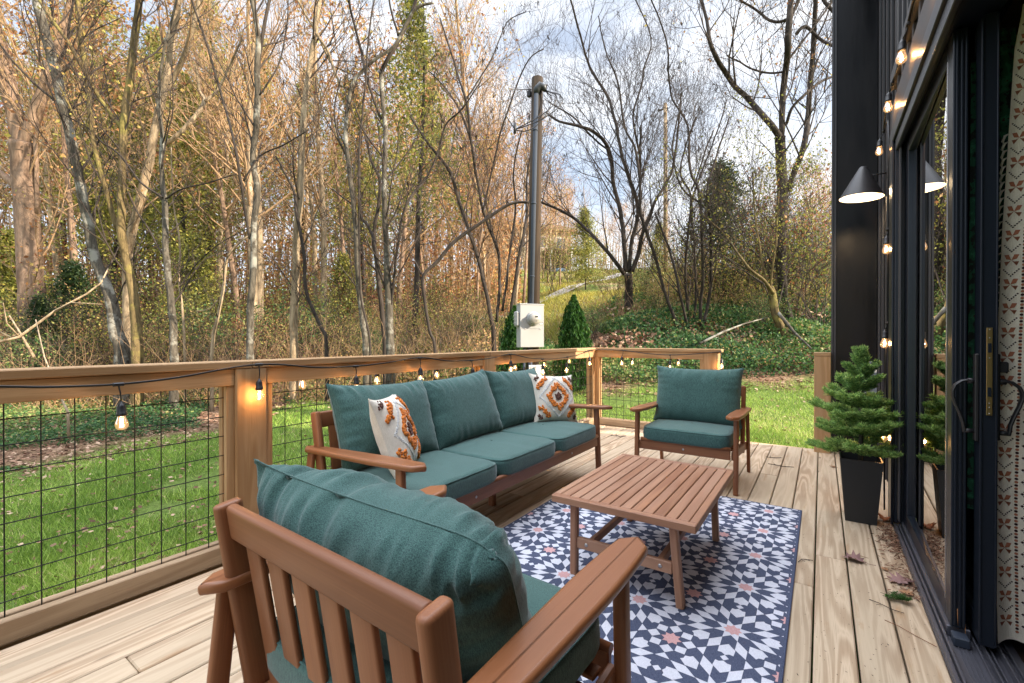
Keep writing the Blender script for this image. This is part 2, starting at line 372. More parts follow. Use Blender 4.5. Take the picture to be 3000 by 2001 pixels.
M['lf_cedar'] = leafmat('faux_cypress_leaves', [(0, (.06, .15, .06)), (.5, (.24, .42, .12)), (1, (.62, .78, .25))])
M['lf_ivy'] = leafmat('ivy_leaves', [(0, (.025, .07, .025)), (.45, (.075, .17, .05)), (.75, (.20, .29, .07)), (1, (.45, .33, .16))])
M['lf_brush'] = leafmat('brush_leaves', [(0, (.20, .10, .05)), (.35, (.52, .30, .14)), (.6, (.34, .32, .09)), (.8, (.20, .28, .06)), (1, (.65, .52, .14))])
M['lf_red'] = leafmat('red_leaves', [(0, (.12, .03, .02)), (.5, (.32, .11, .05)), (1, (.42, .22, .09))])
M['lf_litter'] = leafmat('dry_leaf_litter', [(0, (.08, .04, .025)), (.5, (.25, .13, .08)), (1, (.48, .34, .23))], .8, .1)
M['lf_yg'] = leafmat('yellow_green_leaves', [(0, (.10, .12, .03)), (.5, (.24, .26, .05)), (1, (.45, .38, .08))])
M['grass'] = leafmat('grass_blades', [(0, (.12, .22, .03)), (.55, (.34, .48, .08)), (.8, (.52, .60, .17)), (1, (.62, .50, .27))], .6, .3)
M['samara'] = plain('dry_seed_pods', (.035, .022, .016), .9)

# ------------------------------------------------------------------ ground, path
def build_ground():
    a = np.sinh(np.linspace(-4.6, 4.6, 260)) * 3.0 / 1.0; a = a / a.max() * 170
    xs = a - 1.0; ys = a * 1.0 + 8
    X, Y = np.meshgrid(xs, ys, indexing='ij'); Z = gz(X, Y)
    d = X * FW.x + Y * FW.y; u = X * RT.x + Y * RT.y
    Z = Z - np.where(d < 0, np.clip(-d, 0, 6) * .05, 0)
    s = u / np.maximum(d, 1.5)
    rngn = np.sin(X * 2.1 + np.sin(Y * 3)) * .35
    lawn = np.clip((lawn_d(s) + rngn - d) / .5 + .5, 0, 1)
    field = np.clip((d - 15) / 3, 0, 1) * np.clip((s + .16) / .06, 0, 1) * np.clip((.36 - s) / .06, 0, 1)
    n0, n1 = X.shape; V = np.stack([X, Y, Z], -1).reshape(-1, 3)
    i, j = np.meshgrid(np.arange(n0 - 1), np.arange(n1 - 1), indexing='ij'); b = (i * n1 + j).ravel()
    F = np.stack([b, b + n1, b + n1 + 1, b + 1], -1)
    t = NT('ground_soil'); tc = t.n('TexCoord').outputs['Object']
    n1_ = t.noise(tc, 3.2, 7, .7); n2 = t.noise(tc, 22, 4, .7); n3 = t.noise(tc, .5, 3)
    soil = t.ramp(n2, [(.3, (.07, .045, .028)), (.5, (.17, .10, .06)), (.68, (.34, .23, .15))])
    grn = t.ramp(n2, [(.3, (.06, .09, .02)), (.7, (.14, .20, .045))])
    bare = t.ramp(n1_, [(.60, 0.), (.68, .8)])
    lw = t.mix(bare, grn, soil)
    straw = t.ramp(n2, [(.3, (.22, .17, .08)), (.6, (.34, .26, .13)), (.75, (.22, .24, .08))])
    c = t.mix(t.attr('lawn', 'Fac'), soil, lw); c = t.mix(t.attr('field', 'Fac'), c, t.mix(t.ramp(n3, [(.45, 0.), (.6, 1.)]), straw, (.14, .20, .05)))
    t.bump(t.math('ADD', n1_, n2), .7, .05)
    o = np_mesh('ground', V, F, t.set(color=c, rough=.95, spec=.1), {'lawn': lawn.ravel(), 'field': field.ravel()}, smooth=True)
    tag(o, kind='structure')
build_ground()
def strip(name, pts, w, mat, lift=.03):
    mb = MB(); P = []
    for i, p in enumerate(pts):
        t = (pts[min(i + 1, len(pts) - 1)] - pts[max(i - 1, 0)]); t.z = 0; t.normalize(); n = Vector((-t.y, t.x, 0))
        row = []
        for k in range(5):
            q = p + n * w * (k / 4 - .5); row.append((q.x, q.y, g1(q.x, q.y) + lift + .06))
        P.append(row)
    mb.grid(P); return mb.build(name, mat)
t = NT('path_gravel'); tc = t.n('TexCoord').outputs['Object']
c = t.ramp(t.noise(tc, 9, 6, .7), [(.3, (.26, .24, .22)), (.7, (.50, .47, .43))]); t.bump(t.noise(tc, 40, 3), .5, .02)
tag(strip('gravel_path', [gat(px, d) for px, d in ((1440, 24), (1500, 26), (1560, 28), (1620, 30), (1690, 32.5), (1760, 36), (1830, 41), (1900, 47))], 1.5, t.set(color=c, rough=.95)), kind='structure')

# ------------------------------------------------------------------ deck
def wx(mb, lo, hi, c=.004, along=None): mb.box(lo, hi, c, None, along)
dk = MB(); PIT = .143; X0 = -.026
k = -17
joints = {0: [3.04], -1: [2.635], -15: [.586], -14: [2.9], -12: [1.1], -10: [4.4], 1: [.7, 3.9], -3: [4.6], -6: [.9, 5.1]}
while True:
    x0 = X0 + k * PIT; x1 = x0 + PIT
    if x0 > .3: break
    lo = x0 + .0035; hi = min(x1 - .0035, .383) if k < 2 else .383
    if k == 2: break
    ye = 5.925 + rnd.uniform(-.008, .008); cuts = [-1.6] + joints.get(k, [rnd.uniform(-1, .2)]) + [ye]
    for a, b in zip(cuts[:-1], cuts[1:]):
        if b - a > .1: wx(dk, (lo, a + .0015, -.035 + rnd.uniform(-.0015, .0015)), (hi, b - .0015, rnd.uniform(-.002, .001)), .005, 1)
    k += 1
wx(dk, (X0 + 2 * PIT + .0035, -1.6, -.035), (.383, 3.83, 0), .005, 1)
wx(dk, (X0 + 2 * PIT + .0035, 3.83, -.035), (.465, 5.925, 0), .005, 1)
wx(dk, (-2.615, -1.6, -.035), (X0 - 17 * PIT - .0035 + .0, 5.925, .004), .016, 1)
deck = dk.build('deck', M['deck']); tag(deck, kind='structure')
rj = MB()
wx(rj, (-2.78, -1.6, -.26), (-2.74, 6.12, -.04)); wx(rj, (-2.74, 6.08, -.26), (.465, 6.12, -.04)) if False else None
wx(rj, (-2.74, 5.93, -.26), (.465, 5.965, -.003)); wx(rj, (-2.74, 5.965, -.04), (-.99, 6.11, -.004))
for i in range(4): wx(rj, (-2.7 + i * .9, -1.5, -.24), (-2.66 + i * .9, 5.9, -.04))
o = rj.build('deck_joists', M['railg'], deck)

# ------------------------------------------------------------------ railing
RX = -2.63
rail = empty('deck_railing', (RX, 3, 0), 'pine deck railing with black wire mesh and a flat cap around the far corner', 'railing')
def rb(name, mb, m):
    o = mb.build(name, m); o.parent = rail; o.matrix_parent_inverse = rail.matrix_world.inverted() if False else Matrix.Translation((-RX, -3, 0)); return o
mb = MB()
for a, b in ((-1.6, 1.27), (1.273, 3.47), (3.473, 5.94)): wx(mb, (RX - .155, a, 1.040), (RX + .003, b, 1.079))
rb('top_cap', mb, M['rail'])
mb = MB(); wx(mb, (RX - .155, 5.943, 1.040), (-1.0, 6.10, 1.079)); rb('top_cap', mb, M['rail'])
# top rails under the cap
mb = MB()
for a, b in ((-1.6, 1.187), (1.353, 3.384), (3.557, 5.95)):
    wx(mb, (RX - .05, a, .947), (RX - .012, b, 1.0385))
    wx(mb, (RX - .110, a, .947), (RX - .072, b, 1.0385))
wx(mb, (RX + .005, 5.957, .947), (-1.206, 5.992, 1.0385)); wx(mb, (RX + .005, 6.02, .947), (-1.206, 6.055, 1.0385))
rb('upper_rail', mb, M['rail'])
mb = MB()
for a, b in ((-1.6, 1.187), (1.353, 3.384), (3.557, 5.95)):
    wx(mb, (RX - .045, a, .004), (RX - .002, b, .096)); wx(mb, (RX - .110, a, .004), (RX - .068, b, .096))
wx(mb, (RX + .005, 5.955, .004), (-1.206, 5.992, .093)); wx(mb, (RX + .005, 6.02, .004), (-1.206, 6.055, .093))
rb('bottom_rail', mb, M['railg'])
for (a, b) in ((-1.2, -1.04), (1.187, 1.353), (3.384, 3.557), (5.955, 6.10)):
    mb = MB(); wx(mb, (RX - .15, a, -.2), (RX + .0 if b < 5.9 else RX + .004, b, 1.0385), .006, 2); rb('post', mb, M['rail'])
mb = MB(); wx(mb, (-1.205, 5.955, -.2), (-1.036, 6.10, 1.0385), .006, 2); rb('post', mb, M['rail'])
for y, sg in ((1.187, -1), (1.353, 1), (3.384, -1), (3.557, 1), (5.955, -1)):
    mb = MB(); y0, y1 = sorted((y, y + sg * .042))
    wx(mb, (RX - .052, y0, .098), (RX - .020, y1, .945), .003, 2); wx(mb, (RX - .110, y0, .098), (RX - .068, y1, .945), .003, 2); rb('nailer', mb, M['rail'])
for x, sg in ((RX + .005, 1), (-1.206, -1)):
    mb = MB(); x0, x1 = sorted((x, x + sg * .042)); wx(mb, (x0, 5.962, .095), (x1, 5.99, .945), .003, 2); wx(mb, (x0, 6.02, .095), (x1, 6.05, .945), .003, 2); rb('nailer', mb, M['rail'])
mb = MB(); xm = RX - .060; w_ = .0026
for a, b in ((-1.55, 1.185), (1.355, 3.382), (3.559, 5.95)):
    y = .345 - .1042 * 18
    while y < b:
        if y > a: mb.tube([(xm, y, .09), (xm, y, .96)], w_, 5, False)
        y += .1042
    z = .152 - .1042
    for i in range(8):
        z = .152 + .1042 * i - .0
        mb.tube([(xm + .004, a, z), (xm + .004, b, z)], w_, 5, False)
for i in range(15):
    x = -2.56 + i * .1042
    if x < -1.21: mb.tube([(x, 6.007, .09), (x, 6.007, .96)], w_, 5, False)
for i in range(8): mb.tube([(RX + .01, 6.004, .152 + .1042 * i), (-1.21, 6.004, .152 + .1042 * i)], w_, 5, False)
rb('wire_mesh', mb, M['wire'])
# loose post beside the house
gp = empty('deck_post', (.008, 5.87, 0), 'short square pine post standing alone beside the black house wall', 'post')
mb = MB(); mb.box((-.073, -.07, -.2), (.073, .076, 1.020), .005, None, 2); mb.build('post_shaft', M['rail'], gp)
mb = MB(); mb.box((-.076, -.073, 1.021), (.076, .079, 1.060), .004, None, 0); mb.build('post_cap', M['rail'], gp)

# ------------------------------------------------------------------ house
XW = .385
house = empty('house', (.5, 3, 0), 'black sided cabin wall with a wide sliding glass door at the right', 'house')
HM = Matrix.Translation((-.5, -3, 0))
def hb(name, mb, m, parent=house):
    o = mb.build(name, m, parent)
    if parent is house: o.matrix_parent_inverse = HM
    return o
mb = MB()
mb.box((.47, 3.95, -.4), (.62, 6.05, 5.4), .002); mb.box((.41, -3, 2.49), (.60, 3.95, 5.4), .002); mb.box((.41, -3, -.4), (.60, .82, 2.489), .002)
mb.box((.46, 3.862, -.4), (.62, 3.949, 2.489), .002)
mb.box((.60, -3, -.4), (.63, .6, 2.489), .002)
mb.box((.62, 6.0, -.4), (6, 6.1, 5.4), .002); mb.box((5.9, -3, -.4), (6, 6.0, 5.4), .002); mb.box((.41, -3.1, -.4), (6, -3, 5.4), .002)
mb.box((.3, -3.2, 5.4), (6.1, 6.15, 5.5), .002)
wall = hb('wall', mb, M['siding'])
mb = MB()
for i in range(22):
    y = .3 + i * .19
    if y < 3.9: mb.box((.392, y, 2.755), (.4085, y + .045, 2.86), .002)
    if y < 3.9: mb.box((.392, y, 2.96), (.4085, y + .045, 5.3), .002)
for y in (4.1, 4.4, 4.7, 5.0, 5.3, 5.6): mb.box((.452, y, 0), (.469, y + .04, 5.3), .002)
hb('batten', mb, M['charl'])
mb = MB(); mb.box((.375, -2, 2.865), (.4095, 3.95, 2.955), .003); mb.box((.383, -2, 2.56), (.4095, 3.95, 2.75), .003)
hb('trim_board', mb, M['charl'])
mb = MB(); mb.box((.105, 5.965, -.3), (.47, 6.03, 5.4), .003); wing = hb('wing_wall', mb, M['siding'])
mb = MB(); mb.box((.085, 5.945, -.3), (.104, 6.04, 5.4), .003); mb.box((.104, 5.950, -.3), (.128, 5.9645, 5.4), .003); hb('corner_trim', mb, M['charl'])
# interior shell
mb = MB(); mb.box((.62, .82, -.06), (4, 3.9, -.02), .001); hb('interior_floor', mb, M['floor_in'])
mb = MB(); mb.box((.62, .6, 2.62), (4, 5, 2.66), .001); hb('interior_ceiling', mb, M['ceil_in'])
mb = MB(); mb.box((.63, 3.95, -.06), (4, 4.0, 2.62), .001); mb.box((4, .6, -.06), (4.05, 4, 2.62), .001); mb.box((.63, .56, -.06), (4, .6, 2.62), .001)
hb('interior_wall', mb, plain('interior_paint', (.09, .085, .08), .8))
# sliding door
mb = MB()
mb.box((XW, 3.765, .03), (.46, 3.86, 2.46), .004, None, 2); mb.box((XW - .012, 3.80, .0), (XW, 3.95, 2.56), .003, None, 2)
mb.box((XW + .0, 3.95, -.3), (.469, 3.962, 2.56), .002)
mb.box((.46, 3.74, .03), (.56, 3.861, 2.46), .003, None, 2)
for i, x in enumerate((.395, .415, .44)): mb.box((x, 3.752, .03), (x + .006, 3.7648, 2.44), .001)
mb.box((XW, .85, 2.40), (.409, 3.7645, 2.47), .004, None, 1); mb.box((.409, .85, 2.44), (.56, 3.7395, 2.485), .003, None, 1)
mb.box((XW - .012, .5, 2.475), (.409, 3.799, 2.555), .004, None, 1)
mb.box((XW, .70, .03), (.56, .82, 2.44), .003, None, 2)
frame = hb('door_frame', mb, M['char'])
mb = MB(); mb.box((.40, 3.70, .06), (.4085, 3.7515, 2.40), .001); mb.box((.455, 3.70, .06), (.459, 3.735, 2.40), .001); mb.build('glazing_bead', M['charl'], frame)
mb = MB()
mb.box((.384, .8, -.03), (.62, 3.76, .004), .001)
mb.box((.386, .8, .0045), (.400, 3.76, .020), .002); mb.box((.405, .8, .0045), (.414, 3.76, .028), .002)
for x in (.440, .452, .464, .476): mb.box((x, .8, .0045), (x + .0025, 2.5, .0085), .0005)
mb.box((.420, 2.5, .0045), (.492, 3.76, .045), .003)
for x, h in ((.494, .022), (.512, .030), (.530, .022), (.556, .034), (.585, .020)): mb.box((x, .8, .0045), (x + .005, 3.76, h), .001)
hb('door_sill', mb, M['alu'])
fp = MB()   # fixed panel
fp.box((.43, 3.62, .05), (.475, 3.738, 2.43), .003, None, 2); fp.box((.43, 2.485, .05), (.475, 2.58, 2.43), .003, None, 2)
fp.box((.43, 2.581, .05), (.475, 3.619, .13), .003, None, 1); fp.box((.43, 2.581, 2.34), (.475, 3.619, 2.43), .003, None, 1)
for x in (.442, .456, .468): fp.box((x - .003, 2.478, .06), (x + .003, 2.4845, 2.42), .001)
fx = hb('fixed_panel', fp, M['char'])
mb = MB(); mb.box((-.002, -.517, .1305), (.002, .517, 2.3395), .0005, Matrix.Translation((.4425, 3.1, 0)) @ Matrix.Rotation(-.018, 4, 'Z')); mb.build('glass', M['glass'], fx)
mb = MB(); mb.box((.4285, 2.574, .12), (.432, 2.590, 2.35), .0008, None, 2); mb.build('stile_highlight', plain('highlight_strip', (.34, .33, .34), .25, .8), fx)  # pale strip laid on the stile edge as its highlight
mb = MB(); mb.box((.428, 2.42, .005), (.476, 2.477, .042), .004); hb('door_stopper', mb, M['seal'])
sl = MB()
sl.box((.497, 2.41, .04), (.540, 2.50, 2.42), .004, None, 2); sl.box((.497, 3.50, .04), (.540, 3.60, 2.42), .004, None, 2)
sl.box((.497, 2.501, .04), (.540, 3.499, .13), .003, None, 1); sl.box((.497, 2.501, 2.33), (.540, 3.499, 2.42), .003, None, 1)
sl.box((.494, 2.404, .05), (.500, 2.4095, 2.41), .001); sl.box((.536, 2.404, .05), (.541, 2.4095, 2.41), .001)
sp = hb('sliding_panel', sl, M['char'])
mb = MB(); mb.box((.516, 2.49, .12), (.521, 3.51, 2.34), .0005); mb.build('glass', M['glass'], sp)
mb = MB(); mb.box((.5405, 2.412, .06), (.543, 2.418, 2.40), .001); mb.build('edge_strip', M['brass'], sp)
mb = MB(); mb.box((.5105, 2.4025, .915), (.5265, 2.4045, 1.243), .0008, None, 2)
for z0, z1 in ((1.15, 1.185), (.985, 1.02)): mb.box((.5135, 2.4005, z0), (.5235, 2.4023, z1), .0005, None, 2, mat=1)
for z in (1.236, 1.205, 1.13, .96, .945, .922): mb.lathe([(.0022, 0), (.0022, .0012), (.001, .0018)], Matrix.Translation((.5185, 2.4022, z)) @ Matrix.Rotation(R(90), 4, 'X'), 8, 2)
mb.build('lock_plate', [M['brass'], M['char'], M['screw']], sp)
def handle(sg, x):
    mb = MB(); mb.box((min(x, x + sg * .012), 2.425, .81 if sg < 0 else .82), (max(x, x + sg * .012), 2.458, 1.145), .003, None, 2)
    pts = [(0, 1.040), (.016, 1.043), (.034, 1.038), (.052, 1.022), (.060, 1.0), (.060, .98), (.052, .95), (.040, .915), (.030, .88), (.026, .845)]
    P = []; m = len(pts)
    for i, (h, z) in enumerate(pts):
        w = .011 + .006 * math.sin(math.pi * i / (m - 1)); th = .006
        a = Vector(pts[max(i - 1, 0)]); b = Vector(pts[min(i + 1, m - 1)]); t = (b - a).normalized(); nx, nz_ = t.y, -t.x
        row = []
        for kk in range(8):
            an = 2 * math.pi * kk / 8; row.append((x + sg * (.012 + h + nx * th * math.sin(an)), 2.4415 + w * math.cos(an), z + nz_ * th * math.sin(an)))
        P.append(row)
    mb.grid([r + [r[0]] for r in P])
    mb.tube([(x + sg * .01, 2.4415, .847), (x + sg * .042, 2.4415, .847)], .009, 10); mb.tube([(x + sg * .008, 2.4415, 1.040), (x + sg * .03, 2.4415, 1.040)], .011, 10)
    if sg > 0: mb.box((x + .0, 2.43, 1.075), (x + .035, 2.452, 1.115), .004)
    mb.build('handle', M['black'], sp)
handle(-1, .4965); handle(1, .5405)
# electrical disconnect box on the wing wall
pb = empty('electrical_box', (.43, 5.93, .8), 'small grey electrical box on the black wall behind the potted cypress', 'electrical box')
mb = MB(); mb.box((-.068, -.06, -.155), (.038, .03, .17), .006); mb.build('enclosure', M['panelgrey'], pb)
mb = MB(); mb.box((-.062, -.066, -.145), (.034, -.0605, .115), .003); mb.tube([(-.062, -.064, .122), (-.035, -.064, .122), (-.02, -.064, .142), (.034, -.064, .142)], .0025, 5); mb.build('cover', M['panelgrey'], pb)
mb = MB(); mb.box((.005, -.0678, .06), (.034, -.0663, .105), .0004); mb.build('notice_label', M['white'], pb)
mb = MB(); mb.tube([(.0, -.01, -.155), (.0, -.01, -.86)], .014, 8); mb.build('conduit', M['steel'], pb)

# ------------------------------------------------------------------ furniture
def nz3(x, y, z): return noise.noise(Vector((x, y, z)))
def pillow_mesh(mb, w, h, t, seed, nu=40, nv=34, wr=.012, pinch=.05, p=3.2, sag=0., mat=0, seam=True, ear=.02, wr_top=1.0, bend=0., ear_r=None):
    "knife-edge cushion in local xz plane (x width, z height 0..h), thickness along y"
    for sg in (-1, 1):
        G = []; LC = []
        for i in range(nu + 1):
            u = -1 + 2 * i / nu; u = math.copysign(abs(u) ** .8, u); row = []; lr = []
            for j in range(nv + 1):
                v = -1 + 2 * j / nv; v = math.copysign(abs(v) ** .8, v)
                eu = max(0, 1 - abs(u) ** p); ev = max(0, 1 - abs(v) ** p)
                th = t / 2 * (eu ** .5) * (ev ** .5)
                x = w / 2 * u * (1 - pinch * (1 - v * v)); z = h / 2 * v * (1 - pinch * .8 * (1 - u * u))
                ea = (ear if (ear_r is None or u > 0) else ear_r) * (abs(u) ** 6) * (abs(v) ** 6); x += math.copysign(1, u) * ea; z += math.copysign(1, v) * ea
                # puckers running away from the seams
                ed = max(0., 1 - min(1 - abs(v), .62) / .62); q1 = u * 5.2 + seed + .9 * nz3(v * 1.6, u * 2.2, seed); a = (.40 - 2.2 * abs(nz3(q1, v * .9, seed))) * (.7 + .9 * nz3(u * 2.1, v, seed + 3)) + .45 * (.35 - 2 * abs(nz3(q1 * 2.1, v * 1.6, seed + 5)))
                b = nz3(u * .7, v * 7 + seed, seed + 9 * sg); edu = max(0., 1 - min(1 - abs(u), .45) / .45)
                dsp = wr * (wr_top if v > 0 else .6) * (ed ** 1.2) * a * min(1, th / (t * .12) + .2) + wr * .6 * edu * b * min(1, th / (t * .12)) + wr * .5 * nz3(x * 5, z * 5, seed)
                y = sg * (th + dsp * (1 if th > t * .03 else .25))
                if sag: z -= sag * (1 - u * u) * max(0, v) ; y += sag * .3 * nz3(x * 3, z * 3, seed)
                if bend: y += bend * max(0., (z + h / 2 - h * .55) / (h * .45)) ** 1.6
                row.append((x, y, z + h / 2)); lr.append((x, z, y))
            G.append(row)
        mb.grid(G if sg < 0 else [r[::-1] for r in G], mat)
    if seam:
        pts = []
        for i in range(260):
            a = 2 * math.pi * i / 260; c, s_ = math.cos(a), math.sin(a); k = 1 / max(abs(c), abs(s_)); u, v = c * k, s_ * k
            x = w / 2 * u * (1 - pinch * (1 - v * v)); z = h / 2 * v * (1 - pinch * .8 * (1 - u * u)); ea = (ear if (ear_r is None or u > 0) else ear_r) * (abs(u) ** 6) * (abs(v) ** 6)
            pts.append((x + math.copysign(1, u) * ea, bend * max(0., (z + h / 2 - h * .55) / (h * .45)) ** 1.6 if bend else .0, z + math.copysign(1, v) * ea + h / 2 - (sag * (1 - u * u) * max(0, v) if sag else 0)))
        pts.append(pts[0]); mb.tube(pts, .0022, 5, False, mat)
def seat_mesh(mb, w, d, h, seed, wr=.004):
    "box cushion: rounded, slightly crowned; local x width, y depth, z 0..h"
    n = 26; r = .030
    def prof(a):  # rounded-rectangle cross profile
        return a
    nu, nv = 30, 40; G = []
    # superellipsoid-like box from cube sphere rings: parametrise rings in z
    ring = []
    K = 72
    for kk in range(K):
        a = 2 * math.pi * kk / K; c, s_ = math.cos(a), math.sin(a); e = 9.
        rr = 1 / ((abs(c) ** e + abs(s_) ** e) ** (1 / e)); ring.append((c * rr, s_ * rr))
    lay = []
    for q in (0, .35, .6, .8, .93): lay.append((q, 0.0, 0))
    steps = []
    for i in range(6): a = math.pi / 2 * i / 5; steps.append((1 - (r / (w / 2)) * (1 - math.sin(a)), r * (1 - math.cos(a))))
    zs = [(q, 0.) for q in (.02, .3, .6, .8, .9)] + steps + [(1.0, h * .35), (1.004, h * .5), (1.0, h * .65)] + [(a, h - b) for a, b in steps[::-1]] + [(q, h) for q in (.9, .8, .6, .3, .02)]
    rows = []
    for q, z in zs:
        row = []
        for (c, s_) in ring:
            x = w / 2 * c * q; y = d / 2 * s_ * q; cr = .016 * (1 - min(1, abs(x / (w / 2))) ** 2.5) * (1 - min(1, abs(y / (d / 2))) ** 2.5)
            zz = z + (cr if z > h * .7 else 0) + (wr * nz3(x * 9 + seed, y * 4, z * 8) if z > h * .3 else 0)
            bl = 1 + .6 * wr * nz3(x * 20 + seed, y * 20, z * 4) / .3
            row.append((x * bl, y * bl, zz))
        rows.append(row + [row[0]])
    mb.grid(rows[::-1])
    mb.tube([(w / 2 * c * .985 - 0, d / 2 * s_ * .985, h * .93) for c, s_ in ring] + [(w / 2 * ring[0][0] * .985, 0, h * .93)], .003, 4, False)
def arm_outline(y0, y1, w0=.044, wm=.056, w1=.040):
    L_ = y1 - y0; R_ = []; n = 14
    def hw(s): return (w0 + (wm - w0) * math.sin(min(1, s / .35) * math.pi / 2)) if s < .35 else wm + (w1 - wm) * ((s - .35) / .65) ** 1.2
    ss = [i / 20 for i in range(21)]; right = []; left = []
    for s in ss:
        y = y0 + L_ * s; e = min(1, (s * L_) / .055); e2 = min(1, (1 - s) * L_ / .03); f = math.sqrt(max(0, 1 - (1 - e) ** 2)) * math.sqrt(max(0, 1 - (1 - e2) ** 2))
        right.append((hw(s) * max(f, .12), y)); left.append((-hw(s) * max(f, .12), y))
    return right + left[::-1]
def armchair_frame(root, W_, dep, nslat, nseat, midleg=False):
    hw = W_ / 2; yb = dep      # extra depth behind
    for sx in (-1, 1):
        xo = sx * (hw + .001)
        mb = MB(); mb.prism(arm_outline(-.43, .43 + yb), 0, .030, Matrix.Translation((sx * (hw - .012), 0, .574)) @ Matrix(((1, 0, 0, 0), (0, 1, 0, 0), (0, -.035, 1, 0), (0, 0, 0, 1))), .011)
        mb.build('armrest', M['arm'], root)
        mb = MB(); mb.rbar((xo, -.30, 0), (xo, -.275, .585), .036, .048, .012, (0, 1, 0)); mb.build('leg', M['teak'], root)
        mb = MB(); mb.rbar((xo, (.455 if W_ != .82 else .415) + yb, 0), (xo, .355 + yb, .572), .028, .052, .011, (0, 1, 0)); mb.build('leg', M['teak'], root)
        mb = MB(); mb.rbar((sx * (hw - .030), .285 + yb * .8, .20), (sx * (hw - .030), .371 + yb, .783), .034, .066, .014, (0, 1, 0), 0, .010); mb.build('back_post', M['teak'], root)
        mb = MB(); mb.bar((sx * (hw - .022), -.28, .292), (sx * (hw - .022), .40 + yb, .245), .026, .070, .006); mb.tube([(sx * (hw + .0), -.285, .40), (sx * (hw + .004), -.285, .40)], .006, 8); mb.build('side_rail', M['teak'], root)
    mb = MB(); mb.box((-hw + .037, -.305, .262), (hw - .037, -.280, .345), .005, None, 0); mb.tube([(-hw + .037, -.298, .345), (hw - .037, -.298, .345)], .016, 10)
    for x in ((-.0,) if W_ < 1 else (-.6, .6)): mb.lathe([(.008, 0), (.008, .002), (.004, .003)], Matrix.Translation((x, -.3055, .300)) @ Matrix.Rotation(R(90), 4, 'X'), 10, 1)
    mb.build('front_rail', [M['teak'], M['screw']], root)
    mb = MB(); mb.box((-hw + .037, .262 + yb, .205), (hw - .037, .300 + yb, .275), .005, None, 0); mb.build('rear_rail', M['teak'], root)
    mb = MB(); y1, z1 = .362 + yb, .735; mb.rbar((-hw + .046, y1, z1), (hw - .046, y1, z1), .030, .092, .012, (0, .15, .99)); mb.build('top_rail', M['teak'], root)
    mb = MB(); p = (W_ - .16) / nslat
    for i in range(nslat):
        x = -hw + .08 + p * (i + .5); mb.rbar((x, .278 + yb, .22), (x, .352 + yb, .700), .66 * p if p < .13 else .078, .016, .006, (0, -.99, .15))
    mb.build('back_slats', M['teak'], root)
    mb = MB()
    for i in range(6): y = -.24 + i * (.40 + yb) / 5; mb.box((-hw + .037, y, .318), (hw - .037, y + .05, .332), .003, None, 0)
    mb.build('seat_slats', M['teak'], root)
    if midleg:
        mb = MB(); mb.bar((0, .03, 0), (0, .03, .30), .045, .045, .006, (0, 1, 0)); mb.build('leg', M['teak'], root)
def cushions(root, W_, dep, n, seed, wr=.007, spec=None):
    hw = W_ / 2; cw = (W_ - .075) / n
    for i in range(n):
        cx = -hw + .0375 + cw * (i + .5)
        mb = MB(); seat_mesh(mb, cw - .004, .66 + dep * .8, .118, seed + i * 3.1, .004)
        o = mb.build('seat_cushion', M['teal'], root); o.location = (cx, .005 + dep * .4, .336)
    for i in range(n):
        cx = -hw + .0375 + cw * (i + .5); k = spec[i] if spec else {}
        mb = MB(); pillow_mesh(mb, cw + k.get('dw', .03), k.get('h', .50), k.get('t', .20), seed + 11 + i * 7.7, 110 if wr > .02 else 64, 70 if wr > .02 else 48, wr, .03, k.get('p', 4.0), k.get('sag', .01), 0, True, .012, 1.5, k.get('bend', 0.), k.get('ear_r'))
        o = mb.build('back_cushion', M['teal'], root); o.location = (cx + k.get('dx', 0), k.get('y', .135) + dep, k.get('z', .455)); o.rotation_euler = (R(-k.get('lean', 21)), R(k.get('roll', 0)), R(k.get('yaw', 0)))
far = empty('armchair', (-.93, 4.14, 0), 'green cushioned wooden armchair at the far end of the deck, facing the camera', 'armchair', 'matching wooden armchairs')
armchair_frame(far, .775, 0, 6, 1); cushions(far, .775, 0, 1, 3., .0135, [dict(lean=12, z=.45)])
near = empty('armchair', (-.862, .90, 0), 'green cushioned wooden armchair in the foreground with its slatted back to the camera', 'armchair', 'matching wooden armchairs', math.pi - .042)
armchair_frame(near, .82, .0, 6, 1); cushions(near, .80, -.02, 1, 8.4, .034, [dict(t=.31, dw=.07, lean=27, sag=.012, h=.50, z=.386, y=.026, yaw=8, roll=-4, dx=.085, ear_r=-.045, p=3.0)])
sofa = empty('sofa', (-1.93, 2.615, 0), 'long three seat wooden sofa with green cushions along the left railing', 'sofa', rz=R(90))
armchair_frame(sofa, 2.27, .10, 20, 3, True)
cushions(sofa, 2.27, .08, 3, 21., .014, [dict(roll=2, dw=.0, lean=20), dict(roll=-3, dw=.02, dx=.0), dict(roll=1, dw=.01, dx=.02, yaw=-3)])
